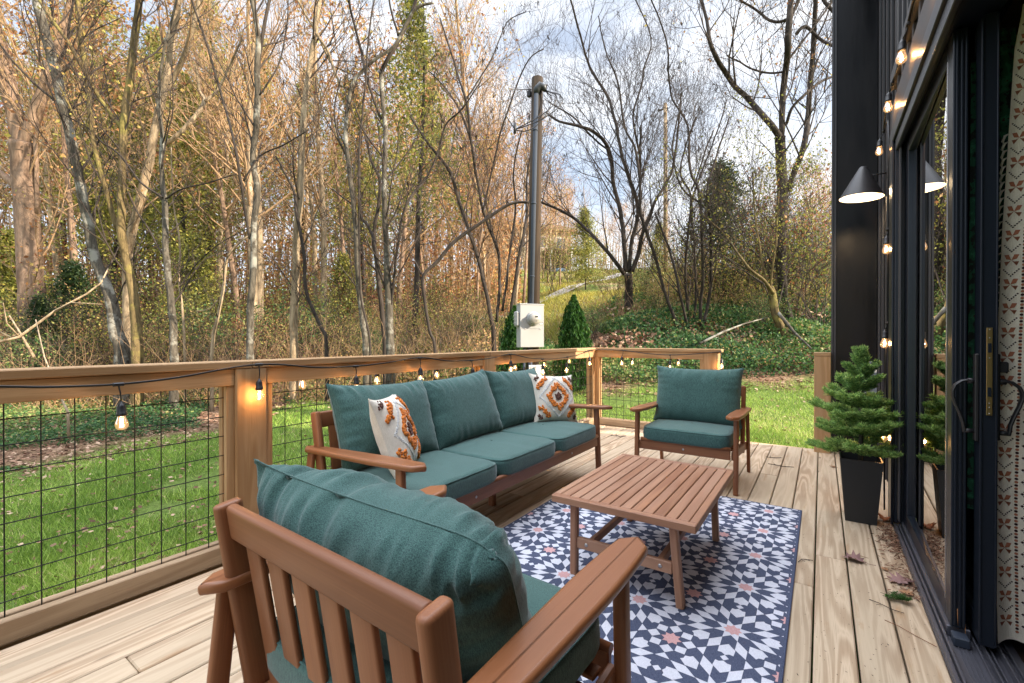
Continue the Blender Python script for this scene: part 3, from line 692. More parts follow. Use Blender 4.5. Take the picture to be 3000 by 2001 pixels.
# coffee table
ct = empty('coffee_table', (-.775, 2.485, 0), 'low slatted wooden coffee table on the patterned rug', 'coffee table', rz=R(0))
tw, tl = .345, .497
mb = MB()
mb.box((-tw, -tl, .384), (tw, -tl + .035, .4205), .004, None, 0); mb.box((-tw, tl - .035, .384), (tw, tl, .4205), .004, None, 0)
mb.box((-tw, -tl + .0352, .384), (-tw + .034, tl - .0352, .4205), .003, None, 1); mb.box((tw - .034, -tl + .0352, .384), (tw, tl - .0352, .4205), .003, None, 1)
mb.build('table_frame', M['table'], ct)
mb = MB(); n = 12; p = (2 * tw - .070) / n
for i in range(n): x = -tw + .035 + p * i; mb.box((x + .0022, -tl + .037, .392), (x + p - .0022, tl - .037, .4195), .003, None, 1)
mb.build('tabletop_slats', M['table'], ct)
for sx in (-1, 1):
    for sy in (-1, 1):
        mb = MB(); mb.bar((sx * .262, sy * .405, 0.006), (sx * .240, sy * .445, .383), .036, .040, .007, (0, 1, 0)); mb.build('leg', M['table'], ct)
for sy in (-1, 1):
    mb = MB(); mb.box((-.232, sy * .428 - .012, .158), (.232, sy * .428 + .012, .212), .004, None, 0)
    for x in (-.18, .18): mb.lathe([(.009, 0), (.009, .002), (.004, .003)], Matrix.Translation((x, sy * .428 + sy * .012, .185)) @ Matrix.Rotation(R(90 * -sy), 4, 'X'), 10, 1)
    mb.build('stretcher', [M['table'], M['screw']], ct)
for sx in (-1, 1):
    mb = MB(); mb.bar((sx * .170, -.4155, .185), (sx * .170, .4155, .185), .026, .038, .004); mb.build('brace', M['table'], ct)
# ------------------------------------------------------------------ rug
def rug():
    a = .3875; x0, x1, y0, y1 = -1.662, -.108, 1.18, 3.742
    polys = {1: [], 2: []}
    def star(cx, cy, r1, r2, ph): return [(cx + (r1 if k % 2 == 0 else r2) * math.cos(ph + math.pi / 8 * k), cy + (r1 if k % 2 == 0 else r2) * math.sin(ph + math.pi / 8 * k)) for k in range(16)]
    base = []  # polygons in unit cell coords around A at 0 (D4 symmetric) mat 1=white 2=pink
    base8 = [[(.07, .17), (.175, .28), (.175, .42), (.07, .325)]]
    out = []
    def syms(poly):
        r = []
        for fx in (1, -1):
            for fy in (1, -1):
                for sw in (0, 1): r.append([((y if sw else x) * fx, (x if sw else y) * fy) for x, y in poly])
        return r
    for P_ in base8:
        for q in syms(P_): out.append((1, q))
    # shapes with own symmetry
    hexa = [(0, .262), (.076, .337), (.070, .43), (.036, .425), (0, .452), (-.036, .425), (-.070, .43), (-.076, .337)]
    for k in range(8):
        c, s_ = math.cos(k * math.pi / 4), math.sin(k * math.pi / 4)
        out.append((1, [(x * c - y * s_, x * s_ + y * c) for x, y in hexa]))
    for (cx, cy) in ((0, .5), (.5, 0)): out.append((1, [(cx + .042, cy), (cx, cy + .042), (cx - .042, cy), (cx, cy - .042)]))
    for q in syms([(.175, .432), (.25, .5), (.175, .568)]):
        out.append((1, q))
    # squares round B (0.5,0.5)
    for k in range(4):
        c, s_ = math.cos(k * math.pi / 2), math.sin(k * math.pi / 2)
        for sq in ([(.110, 0), (.178, -.068), (.246, 0), (.178, .068)], [(.078, .078), (.172, .078), (.172, .172), (.078, .172)]):
            out.append((1, [(.5 + x * c - y * s_, .5 + x * s_ + y * c) for x, y in sq]))
    out.append((1, star(0, 0, .187, .098, math.pi / 8)))
    out.append((2, star(0, 0, .094, .066, 0))); out.append((2, star(.5, .5, .102, .068, 0)))
    tri4 = []
    def clip(poly):
        for ax, lim, sg in ((0, x0 + .014, 1), (0, x1 - .014, -1), (1, y0 + .02, 1), (1, y1 - .014, -1)):
            r = []
            for i in range(len(poly)):
                p, q = poly[i - 1], poly[i]; ip = (p[ax] - lim) * sg >= 0; iq = (q[ax] - lim) * sg >= 0
                if ip != iq:
                    t = (lim - p[ax]) / (q[ax] - p[ax]); r.append((p[0] + t * (q[0] - p[0]), p[1] + t * (q[1] - p[1])))
                if iq: r.append(q)
            poly = r
            if not poly: return None
        return poly
    mb = MB(); zt = .0085
    def zz(x, y): return .0008 * nz3(x * 3, y * 3, 1)
    mb.box((x0, y0, .001), (x1, y1, zt), .003, None, 1, 0, (0, 0, 0))
    seen = set(); rr = random.Random(3)
    for i in range(-5, 1):
        for j in range(-3, 6):
            ox, oy = -.297 + i * a, 2.035 + j * a
            for m_, P_ in out:
                cxm = sum(p[0] for p in P_) / len(P_); cym = sum(p[1] for p in P_) / len(P_)
                key = (m_, round(ox + cxm * a, 3), round(oy + cym * a, 3))
                if key in seen: continue
                seen.add(key)
                q = clip([(ox + x * a + rr.uniform(-.0012, .0012), oy + y * a + rr.uniform(-.0012, .0012)) for x, y in P_])
                if not q or len(q) < 3: continue
                ar = sum(q[k - 1][0] * q[k][1] - q[k][0] * q[k - 1][1] for k in range(len(q)))
                if ar < 0: q = q[::-1]
                z = zt + (.0007 if m_ == 1 else .0014)
                mb.add([(x, y, z) for x, y in q], [tuple(range(len(q)))], None, m_)
    ms = []
    for nm, c1, c2 in (('rug_navy', (.035, .045, .085), (.100, .115, .175)), ('rug_white', (.44, .45, .53), (.66, .67, .73)), ('rug_pink', (.44, .20, .20), (.62, .42, .42))):
        t = NT(nm); tc = t.n('TexCoord').outputs['Object']; f = t.noise(t.mapv(tc, (700, 60, 1)), 1, 3, .8); g = t.noise(t.mapv(tc, (90, 500, 1)), 1, 2, .7)
        f2 = t.math('ADD', t.math('MULTIPLY', f, .6), t.math('MULTIPLY', g, .4)); c = t.ramp(f2, [(.36, c1), (.62, c2)]); c = t.mix(1., c, t.ramp(t.noise(tc, 3, 3), [(.3, .9), (.7, 1.08)]), 'MULTIPLY')
        t.bump(f2, .3, .002); ms.append(t.set(color=c, rough=.9, spec=.1))
    o = mb.build('rug', ms); tag(o, 'flat navy and white rug with a star tile pattern and pink centres', 'rug')
rug()
# ------------------------------------------------------------------ throw pillows
def throw(loc, rot, seed, label):
    root = empty('throw_pillow', loc, label, 'pillow', 'tufted throw pillows'); root.rotation_euler = rot
    w = h = .44; t = .17
    mb = MB(); pillow_mesh(mb, w, h, t, seed, 36, 36, .006, .06, 2.6, 0, 0, True, .015); mb.build('pillow_cover', M['cream'], root)
    def surf(u, v):
        eu = max(0, 1 - abs(u) ** 2.6); ev = max(0, 1 - abs(v) ** 2.6); th = t / 2 * math.sqrt(eu) * math.sqrt(ev)
        return Vector((w / 2 * u * (1 - .06 * (1 - v * v)), -th, h / 2 * v * (1 - .048 * (1 - u * u)) + h / 2))
    def tuft(path, r, mat, name, closed=False):
        mb = MB(); rr = random.Random(int(seed * 10) + len(path)); pts = path + ([path[0]] if closed else [])
        for (a, b) in zip(pts[:-1], pts[1:]):
            n = max(2, int(math.dist(a, b) * w / 2 / (r * .40)))
            for i in range(n):
                for q in range(3):
                    s_ = (i + rr.random()) / n; u = a[0] + (b[0] - a[0]) * s_; v = a[1] + (b[1] - a[1]) * s_; pr = r * .75
                    u += rr.uniform(-pr, pr) / (w / 2); v += rr.uniform(-pr, pr) / (h / 2)
                    u = max(-.97, min(.97, u)); v = max(-.97, min(.97, v)); c = surf(u, v); rad = r * rr.uniform(.34, .5)
                    mb.lathe([(.001, -rad), (rad * .8, -rad * .55), (rad, 0), (rad * .8, rad * .55), (.001, rad)], Matrix.Translation(c + Vector((0, -rad * .3, 0))) @ Matrix.Rotation(rr.uniform(0, 3), 4, 'Z'), 6, 0, True, False)
        mb.build(name, mat, root)
    tuft([(0, .52), (.26, .28), (.46, 0), (.26, -.28), (0, -.52), (-.26, -.28), (-.46, 0), (-.26, .28)], .025, M['tuft_o'], 'orange_diamond', True)
    tuft([(0, .12), (.1, 0), (0, -.12), (-.1, 0), (0, 0)], .020, M['tuft_b'], 'brown_centre', True)
    tuft([(0, .86), (.42, .46), (.84, 0), (.42, -.46), (0, -.86), (-.42, -.46), (-.84, 0), (-.42, .46)], .009, M['tuft_w'], 'white_diamond', True)
    for sx in (-1, 1):
        for sy in (-1, 1):
            tuft([(sx * .44, sy * .84), (sx * .86, sy * .40)], .022, M['tuft_o'], 'orange_corner'); tuft([(sx * .76, sy * .90), (sx * .90, sy * .74)], .016, M['tuft_b'], 'brown_corner')
    return root
throw((-1.965, 1.815, .450), (R(-20), R(2), R(122)), 2.3, 'orange and white tufted throw pillow tilted at the near end of the sofa')
throw((-1.975, 3.60, .450), (R(-20), R(4), R(60)), 5.9, 'orange and white tufted throw pillow propped upright at the far end of the sofa')

# ------------------------------------------------------------------ string lights and wall lamp
def point_light(name, loc, e, parent, col=(1, .52, .20), r=.012):
    l = bpy.data.lights.new(name, 'POINT'); l.energy = e; l.color = col; l.shadow_soft_size = r
    o = bpy.data.objects.new(name, l); COL.objects.link(o); o.location = loc; o.parent = parent; return o
def string_light(label, nodes, cord, energy, base):
    "nodes: (connector point, bulb centre); cord: list of control points incl. connectors"
    root = empty('string_light', base, label, 'string lights', 'cafe string lights'); B = Vector(base)
    mb = MB(); pts = []
    for i in range(len(cord) - 1):
        p, q = Vector(cord[i]), Vector(cord[i + 1]); p0 = Vector(cord[max(i - 1, 0)]); q1 = Vector(cord[min(i + 2, len(cord) - 1)])
        for k in range(6):
            t = k / 6; m1 = (q - p0) * .5; m2 = (q1 - p) * .5
            pts.append((2 * t**3 - 3 * t**2 + 1) * p + (t**3 - 2 * t**2 + t) * m1 + (-2 * t**3 + 3 * t**2) * q + (t**3 - t**2) * m2)
    pts.append(Vector(cord[-1])); pts = [p - B for p in pts]
    mb.tube(pts, .0036, 6); mb.tube([p + Vector((.004, 0, .004)) for p in pts], .0030, 5); mb.build('cable', M['black'], root)
    for c, b in nodes:
        c = Vector(c) - B; b = Vector(b) - B; t = b - c; up = Vector((0, 0, 1)); ax = (c - b).normalized()
        ax = (ax * .35 + up).normalized(); Mx = Matrix.Translation(b) @ up.rotation_difference(ax).to_matrix().to_4x4()
        top = Mx @ Vector((0, 0, .082))
        mb = MB(); mb.tube([c, (c + top) / 2 + Vector((.003, .002, 0)), top], .0032, 6); mb.box(tuple(c - Vector((.009, .022, .007))), tuple(c + Vector((.009, .022, .009))), .004)
        mb.lathe([(.0185, .022), (.0195, .026), (.0195, .034), (.017, .036), (.017, .062), (.011, .074), (.006, .078), (.004, .086)], Mx, 14)
        s_ = mb.build('socket', M['black'], root)
        mb = MB(); mb.lathe([(.013, .024), (.0155, .012), (.022, -.006), (.0245, -.018), (.022, -.031), (.013, -.040), (.001, -.043)], Mx, 16); gl = mb.build('bulb', M['bulb'], root)
        mb = MB()
        for k in range(4):
            a = k * 1.57; mb.tube([Mx @ Vector((.003 * math.cos(a), .003 * math.sin(a), .010)), Mx @ Vector((.006 * math.cos(a), .006 * math.sin(a), -.008)), Mx @ Vector((.003 * math.cos(a), .003 * math.sin(a), -.026))], .0011, 4)
        mb.build('filament', M['fil'], gl)
        point_light('bulb_light', Mx @ Vector((0, 0, -.012)), energy, root)
X_ = -2.585
inn = [((X_, .675, .998), (X_, .686, .836)), ((X_, 1.285, 1.058), (X_, 1.287, .896)), ((X_, 1.919, 1.017), (X_, 1.924, .875)), ((X_, 2.509, 1.054), (X_, 2.515, .897)),
       ((X_, 3.138, 1.009), (X_, 3.158, .858)), ((X_, 3.756, 1.047), (X_, 3.761, .905)), ((X_, 4.388, .977), (X_, 4.394, .838)), ((X_, 4.992, .979), (X_, 4.969, .828)), ((X_, 5.60, 1.046), (X_, 5.64, .884)),
       ((-2.213, 5.91, 1.046), (-2.233, 5.90, .885)), ((-1.597, 5.91, .998), (-1.594, 5.90, .848)), ((-1.004, 5.93, 1.05), (-.992, 5.92, .883))]
cord = [(X_, -.5, 1.03), (X_, .05, 1.045), (X_, .324, 1.018), (X_, .466, 1.004)] + [(X_, .675, .998), (X_, .9, 1.012), (X_, 1.285, 1.058), (X_, 1.65, 1.022), (X_, 1.919, 1.017), (X_, 2.2, 1.030), (X_, 2.509, 1.054), (X_, 2.85, 1.015), (X_, 3.138, 1.009), (X_, 3.45, 1.020), (X_, 3.756, 1.047), (X_, 4.1, .998), (X_, 4.388, .977),
        (X_, 4.7, .968), (X_, 4.992, .979), (X_, 5.3, 1.0), (X_, 5.60, 1.046), (X_ + .01, 5.90, 1.052), (-2.213, 5.91, 1.046), (-1.9, 5.93, 1.010), (-1.597, 5.92, .998), (-1.3, 5.93, 1.015), (-1.004, 5.935, 1.05)]
string_light('black cable of glowing clear bulbs looped along the deck side of the railing', inn, cord, .75, (X_, 2.5, 1.04))
Xo = -2.835
oy = [1.68, 2.29, 2.949, 3.55, 4.20, 4.85, 5.52]
outn = [((Xo, y, 1.03), (Xo, y + .01, .89 if i % 3 else .91)) for i, y in enumerate(oy)] + [((-2.18, 6.15, 1.03), (-2.18, 6.16, .88)), ((-1.56, 6.15, 1.03), (-1.558, 6.16, .89))]
cord = [(Xo, 1.0, 1.01), (Xo, 1.3, 1.0)]
for i, y in enumerate(oy): cord += [(Xo, y, 1.03), (Xo, y + .32, .985)]
cord += [(-2.82, 6.12, 1.03), (-2.5, 6.15, 1.0), (-2.18, 6.15, 1.03), (-1.87, 6.15, .99), (-1.56, 6.15, 1.03), (-1.2, 6.15, 1.02)]
string_light('black cable of glowing bulbs hung on the lawn side of the railing', outn, cord, .5, (Xo, 3.0, 1.0))
hn = [((.368, 1.9, 2.83), (.345, 1.92, 2.70)), ((.368, 2.52, 2.83), (.345, 2.54, 2.70)), ((.368, 3.125, 2.84), (.345, 3.145, 2.70)), ((.368, 3.76, 2.83), (.350, 3.78, 2.705)), ((.39, 4.50, 2.80), (.365, 4.50, 2.665)),
      ((.372, 4.02, 1.95), (.365, 4.005, 1.825)), ((.372, 4.05, 1.31), (.360, 4.04, 1.182)), ((.372, 4.05, .66), (.352, 4.04, .53))]
cord = [(.368, .6, 2.86), (.368, 1.2, 2.88), (.368, 1.9, 2.85), (.368, 2.2, 2.86), (.368, 2.52, 2.84), (.368, 2.8, 2.88), (.368, 3.125, 2.86), (.368, 3.45, 2.80), (.368, 3.76, 2.84), (.37, 4.1, 2.84), (.39, 4.50, 2.81), (.385, 4.2, 2.76), (.376, 4.05, 2.5), (.372, 4.03, 2.2), (.372, 4.02, 1.95), (.370, 4.03, 1.6), (.372, 4.05, 1.31), (.366, 4.05, 1.0), (.372, 4.05, .66), (.36, 4.04, .35), (.36, 4.03, .02)]
string_light('black cable of glowing bulbs running along the door trim and down the black wall', hn, cord, .9, (.37, 4.0, 2.5))
lamp = empty('wall_lamp', (.469, 5.0, 2.62), 'black cone shaded wall lamp, lit, above the potted cypress', 'wall lamp')
mb = MB(); mb.lathe([(.052, 0), (.052, .012), (.045, .016)], Matrix.Rotation(R(-90), 4, 'Y'), 20); mb.build('wall_plate', M['black'], lamp)
mb = MB(); mb.tube([(-.012, 0, .0), (-.10, 0, .0), (-.165, 0, -.006)], .006, 8); mb.build('arm', M['black'], lamp)
Mc = Matrix.Translation((-.186, 0, -.185)) @ Matrix.Rotation(R(3), 4, 'Y')
mb = MB(); mb.lathe([(.160, .0), (.030, .262), (.022, .270), (.0, .272)], Mc, 40, cap=False); sh = mb.build('lamp_shade', M['black'], lamp)
mb = MB(); mb.lathe([(.1585, .0015), (.030, .255), (.0, .256)], Mc, 40, cap=False); mb.build('shade_lining', plain('shade_white', (.85, .82, .75), .5), sh)
mb = MB(); mb.lathe([(.012, .17), (.014, .12), (.03, .09), (.032, .07), (.02, .05), (.001, .045)], Mc, 14); mb.build('bulb', plain('lamp_bulb', (1, .9, .7), ecol=(1, .78, .5), emis=9.), lamp)
point_light('lamp_light', Mc @ Vector((0, 0, .035)), 3.0, lamp, (1, .72, .42), .03)

# ------------------------------------------------------------------ curtains inside
def curtain_x(z): return float(np.interp(z, [0, .6, 1.2, 1.6, 2.0, 2.3, 2.45], [.560, .552, .556, .566, .585, .60, .622]))
cu = empty('curtain', (.65, 2.6, 0), 'cream woven curtain with orange and brown folk embroidery inside the door', 'curtain')
def cs(u, z, o=0.):
    x = curtain_x(z) + u; y = 2.47 + .55 * u + .018 * math.sin(u * 42 + z * .8) + .008 * math.sin(z * 3.1 + u * 8)
    return (x - .65, y - 2.6 - o, z)
mb = MB(); zs = [.035 + i * (2.46 - .035) / 60 for i in range(61)]; us = [i * .30 / 40 for i in range(41)]
mb.grid([[cs(u, z + (.012 * math.sin(u * 30) if i == 0 else 0)) for u in us] for i, z in enumerate(zs)]); mb.build('curtain_cloth', fabric('curtain_weave', (.76, .68, .55), (.90, .83, .71), 700), cu)
rr = random.Random(5)
cols = [plain('orange_thread', (.42, .15, .08), .9), plain('brown_thread', (.045, .015, .015), .9)]
mb = MB()
def stitch(u, z, r, m, kind=4):
    n = {4: 4, 6: 7}[kind]; mb.add([cs(u + r * math.cos(2 * math.pi * k / n), z + r * math.sin(2 * math.pi * k / n), .0015) for k in range(n)], [tuple(range(n))[::-1] if False else tuple(range(n))], None, m)
z = .08
while z < 2.42:
    i = int(round((z - .08) / .0125)); stitch(.062, z, .0052, i % 2, 6)
    if i % 2 == 0: stitch(.175, z, .0052, (i // 2) % 2, 6)
    z += .0125
z = .09; i = 0
while z < 2.40:
    for (a, b) in ((0, 0), (.008, .008), (-.008, .008), (.016, .016), (-.016, .016), (0, .016), (.008, .024), (-.008, .024), (0, .032)):
        stitch(.092 + a * .9, z + b, .0052, 1)
        stitch(.140 + a * .9, z + b + .02, .0052, 1)
        stitch(.215 + a * .9, z + b, .0052, 1)
    z += .046
z = .10; i = 0
while z < 2.38:
    for sg in (-1, 1):
        for m_, dz in ((1, 0), (0, .026), (0, -.0)):
            mb.add([cs(.030, z + .02, .0015), cs(.030 + sg * .014, z + dz - .002, .0015), cs(.030 + sg * .020, z + dz + .014, .0015), cs(.030 + sg * .007, z + dz + .015, .0015)][::sg], [(0, 1, 2, 3)], None, m_)
    for k in range(5):
        stitch(.030 + .005 * k, z + .052 + .006 * k, .0034, 1); stitch(.030 - .005 * k, z + .052 + .006 * k, .0034, 1)
    z += .092
mb.build('embroidery', cols, cu)
mb = MB(); z = .9
while z < 2.0:
    a = cs(.001, z); mb.tube([a, (a[0] - .012, a[1] - .006, z - .008), (a[0] - .018, a[1] - .006, z - .028), (a[0] - .014, a[1] - .004, z - .036)], [.002, .005, .004, .002], 5); z += .030
mb.build('fringe', M['cream'], cu)
t = NT('leaf_print'); tc = t.n('TexCoord').outputs['Object']; v = t.n('TexVoronoi'); v.inputs['Scale'].default_value = 22; t.l(tc, v.inputs['Vector'])
t.set(color=t.ramp(t.noise(tc, 26, 3, .6), [(.38, (.012, .02, .018)), (.46, (.015, .10, .055)), (.60, (.03, .17, .09)), (.70, (.05, .02, .015))], 'CONSTANT'), rough=.85)
gd = MB(); G = []
for i in range(40):
    z = .5 + i * 1.93 / 39; row = []
    for j in range(12): u = j / 11; row.append((-.055 + .13 * u - .03, .012 * math.sin(u * 9 + z * 2) - .01 * u, z))
    G.append(row)
gd.grid(G); dr = gd.build('drape', t.m); dr.location = (.585, 2.60, 0); tag(dr, 'dark green leaf printed drape hanging just behind the cream curtain', 'drape')

# ------------------------------------------------------------------ leaf clouds
def rotm(rng, n, tilt=1.):
    a = rng.normal(size=(n, 3)); a /= np.linalg.norm(a, axis=1)[:, None] + 1e-9
    b = rng.normal(size=(n, 3)); b -= a * (a * b).sum(1)[:, None]; b /= np.linalg.norm(b, axis=1)[:, None] + 1e-9
    return a, b
def leaves(name, C, size, mat, rng, parent=None, aspect=.6, flat=None, tint=None, hang=0.):
    n = len(C); a, b = rotm(rng, n)
    if flat is not None:
        a[:, 2] *= flat; b[:, 2] *= flat; a /= np.linalg.norm(a, axis=1)[:, None] + 1e-9; b /= np.linalg.norm(b, axis=1)[:, None] + 1e-9
    if hang: a[:, 2] = a[:, 2] * .3 - hang; a /= np.linalg.norm(a, axis=1)[:, None]
    s = (size * rng.uniform(.55, 1.3, n))[:, None]; w = s * aspect
    V = np.stack([C - a * s * .5, C + b * w * .5, C + a * s * .5, C - b * w * .5], 1).reshape(-1, 3)
    F = np.arange(n * 4).reshape(-1, 4); t_ = rng.uniform(0, 1, n) if tint is None else tint
    return np_mesh(name, V, F, mat, {'tint': np.repeat(t_, 4)}, parent)

# ------------------------------------------------------------------ potted cypress, arborvitae
def spray(mb, p, d, L_, r, rng, lv, pts):
    n = 6; q = Vector(p); path = [q.copy()]
    for i in range(n):
        d = (d + Vector((rng.uniform(-.12, .12), rng.uniform(-.12, .12), rng.uniform(-.05, .12)))).normalized(); q = q + d * L_ / n; path.append(q.copy())
        if lv > 0:
            for sg in ((-1, 1) if (lv < 2 or i % 2) else ((-1,) if i % 4 else (1,))):
                sd_ = d.cross(Vector((0, 0, 1))); sd_.normalize(); dd = (d * 1.0 + sd_ * sg * .8 + Vector((0, 0, rng.uniform(-.1, .35)))).normalized()
                spray(mb, q, dd, L_ * (.45 if lv > 1 else .42) * (1 - i / n * .4), r * .5, rng, lv - 1, pts)
        pts.append((q.copy(), d.copy(), lv))
    mb.tube(path, [r * (1 - .7 * i / n) for i in range(n + 1)], 4, False)
pot = empty('potted_cypress', (.215, 3.80, 0), 'potted artificial cypress in a tall black square planter beside the door', 'potted plant')
mb = MB(); b0, b1, hh = .082, .112, .415
ring = lambda h, z: [(-h, -h, z), (h, -h, z), (h, h, z), (-h, h, z)]
mb.add(ring(b0, 0) + ring(b1, hh), [(3, 2, 1, 0), (0, 1, 5, 4), (1, 2, 6, 5), (2, 3, 7, 6), (3, 0, 4, 7)]); mb.add(ring(b1, hh) + ring(b1 - .008, hh) + ring(b1 - .014, hh - .06), [(0, 1, 5, 4), (1, 2, 6, 5), (2, 3, 7, 6), (3, 0, 4, 7), (4, 5, 9, 8), (5, 6, 10, 9), (6, 7, 11, 10), (7, 4, 8, 11), (8, 9, 10, 11)])
po = mb.build('planter', plain('black_planter', (.012, .013, .015), .5), pot)
mb = MB(); mb.box((-.095, -.095, .350), (.095, .095, .362), .004); mb.build('soil', plain('potting_soil', (.02, .013, .01), .95), pot)
mb = MB(); mb.tube([(0, 0, .34), (.004, 0, .6), (-.004, .003, .85), (.004, 0, 1.02)], [.014, .012, .009, .004], 8); mb.build('trunk', M['bark_g'], pot)
rr = random.Random(11); mb = MB(); pts = []
for lvl, (z, n, L_, up) in enumerate(((.45, 7, .215, .0), (.55, 7, .22, .12), (.65, 7, .205, .22), (.75, 6, .175, .34), (.84, 5, .15, .6), (.92, 4, .12, 1.3), (.99, 3, .11, 3.5))):
    for k in range(n):
        a = 2 * math.pi * (k + rr.random() * .5) / n + lvl; spray(mb, (0, 0, z + rr.uniform(-.02, .02)), Vector((math.cos(a), math.sin(a), up + rr.uniform(-.1, .15))).normalized(), L_ * rr.uniform(.75, 1.1), .0022, rr, 2, pts)
mb.build('twigs', plain('green_twig', (.03, .06, .02), .8), pot)
rng = np.random.default_rng(3); C = []; A = []
for q, d, lv in pts:
    for k in range(2 if lv else 3): C.append((q.x + rr.uniform(-.008, .008), q.y + rr.uniform(-.008, .008), q.z + rr.uniform(-.005, .008))); A.append((d.x + rr.uniform(-.6, .6), d.y + rr.uniform(-.6, .6), d.z + rr.uniform(-.4, .6)))
C = np.array(C); A = np.array(A); A /= np.linalg.norm(A, axis=1)[:, None]; n = len(C); Bv = rng.normal(size=(n, 3)); Bv -= A * (A * Bv).sum(1)[:, None]; Bv /= np.linalg.norm(Bv, axis=1)[:, None]
s_ = rng.uniform(.016, .034, n)[:, None]; V = np.stack([C, C + A * s_ * .5 + Bv * .0022, C + A * s_, C + A * s_ * .5 - Bv * .0022], 1).reshape(-1, 3)
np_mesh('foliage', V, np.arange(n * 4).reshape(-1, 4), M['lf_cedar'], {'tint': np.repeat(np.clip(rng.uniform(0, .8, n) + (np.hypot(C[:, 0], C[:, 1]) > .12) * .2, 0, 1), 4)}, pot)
def thuja(px, d, h, w, label, seed, zb=None):
    b = gat(px, d); root = empty('arborvitae', b, label, 'evergreen shrub', 'arborvitae shrubs beside the utility pole'); rg = np.random.default_rng(seed)
    mb = MB(); mb.tube([(0, 0, -.1), (0, 0, h * .9)], [.03, .01], 6); mb.build('trunk', M['bark_d'], root)
    n = 11000; z = rg.uniform(.02, 1, n) ** .9; prof = np.interp(z, [0, .12, .35, .6, .85, 1], [.72, .95, 1, .8, .42, .04]); a = rg.uniform(0, 2 * math.pi, n)
    rad = w / 2 * prof * (1 - .35 * rg.random(n) ** 2) * (1 + .20 * np.sin(a * 5 + z * 9) + .16 * np.sin(a * 9 - z * 23) + .10 * np.sin(a * 17 + z * 51))
    C = np.stack([rad * np.cos(a), rad * np.sin(a), z * h], 1); leaves('foliage', C, .085, M['lf_thuja'], rg, root, .32, None, None, -1.1)
thuja(1681, 8.6, 1.82, .62, 'dense green arborvitae standing to the right of the meter box', 1)
thuja(1508, 8.2, 1.72, .58, 'dense green arborvitae half hidden behind the left side of the meter box', 2)
# ------------------------------------------------------------------ utility pole with meter
pb_ = at(1557, 1000, 7.25); PB = Vector((pb_.x, pb_.y, g1(pb_.x, pb_.y))); ptop = at(1574, 245, 7.25)
pole = empty('utility_pole', PB, 'weathered wooden utility pole with grey conduit and service cables, just beyond the railing', 'utility pole')
T = ptop - PB
mb = MB(); mb.tube([Vector((0, 0, -.3)), T * .5, T], [.105, .098, .090], 20); mb.build('pole_shaft', M['pole'], pole)
cd = (Vector((0, 0, 0)) - FW); off = (FW * -1) * .105 + RT * -.022
mb = MB(); base = off + Vector((0, 0, 1.0)); tip = T + off + Vector((0, 0, -.30)); mb.tube([base, (base + tip) / 2, tip], .036, 12)
for f in (.02, .30, .58, .86): q = base.lerp(tip, f); mb.tube([q - Vector((0, 0, .012)), q + Vector((0, 0, .012))], .041, 12)
mb.build('conduit', M['steel'], pole)
mb = MB(); hd = tip; mb.tube([hd, hd + Vector((0, 0, .07)) + RT * .01, hd + Vector((0, 0, .12)) + RT * .06, hd + Vector((0, 0, .10)) + RT * .12, hd + Vector((0, 0, .04)) + RT * .14], [.042, .055, .066, .052, .03], 12); mb.build('weatherhead', plain('dark_cast_metal', (.06, .065, .07), .5, .6), pole)
mb = MB(); s0 = hd + RT * .13 + Vector((0, 0, .05)); e0 = T + RT * -.36 + Vector((0, 0, -.93)) + FW * -.25
for k, (bx, bz) in enumerate(((.20, -.45), (.27, -.40), (.13, -.52))):
    P_ = []
    for i in range(17):
        t_ = i / 16; p = s0.lerp(e0, t_) + RT * bx * math.sin(math.pi * t_ ** .55) * (1 - t_) * 1.7 + Vector((0, 0, bz * math.sin(math.pi * t_) * (.30 + .12 * k))) + FW * (-.06 * math.sin(math.pi * t_)); P_.append(p)
    mb.tube(P_, .0085, 6)
mb.tube([e0, e0 + RT * -.16 + Vector((0, 0, .25)), e0 + RT * -.05 + Vector((0, 0, .62)), T + RT * -.10 + Vector((0, 0, -.18))], .008, 6)
mb.tube([e0 + Vector((0, 0, -.06)), e0 + Vector((0, 0, .10))], .022, 8)
mb.build('service_cable', M['black'], pole)
mb = MB(); mb.box(tuple(T + RT * -.13 + Vector((-.03, -.03, -.30))), tuple(T + RT * -.13 + Vector((.03, .03, -.20))), .01); mb.build('insulator', M['black'], pole)
mt = at(1559, 966, 7.02); mrot = YAW * -1 + R(20)
meter = empty('electric_meter', (mt.x, mt.y, mt.z), 'light grey electric meter box with a round glass dial on the utility pole', 'electric meter', rz=mrot)
mb = MB(); mb.box((-.200, 0, -.345), (.200, .16, .325), .006); mb.box((-.205, -.006, .315), (.205, .17, .332), .004); mb.box((-.203, -.006, -.055), (.203, .0, -.045), .002); mb.build('enclosure', M['boxgrey'], meter)
mb = MB(); mb.box((-.196, -.008, -.34), (.196, -.0005, -.060), .004)
for x in (-.12, .13): mb.box((x - .014, -.016, -.062), (x + .014, -.004, -.048), .002)
mb.build('lower_cover', M['boxgrey'], meter)
RX90 = Matrix.Rotation(R(90), 4, 'X')
mb = MB(); mb.lathe([(.112, 0), (.112, .015), (.098, .02), (.094, .03)], Matrix.Translation((.02, 0, .10)) @ RX90, 32); mb.build('socket_ring', M['boxgrey'], meter)
mb = MB(); mb.lathe([(.088, .025), (.088, .10), (.080, .118), (.0, .120)], Matrix.Translation((.02, 0, .10)) @ RX90, 32); dl = mb.build('meter_body', plain('meter_plastic', (.38, .37, .34), .3), meter)
mb = MB(); mb.box((.0, -.1225, .115), (.052, -.1205, .142), .001); mb.box((-.02, -.1225, .075), (.06, -.1205, .079), .0005); mb.box((.012, -.1225, .055), (.028, -.1205, .066), .0005); mb.build('display', plain('lcd', (.06, .065, .06), .3), dl)
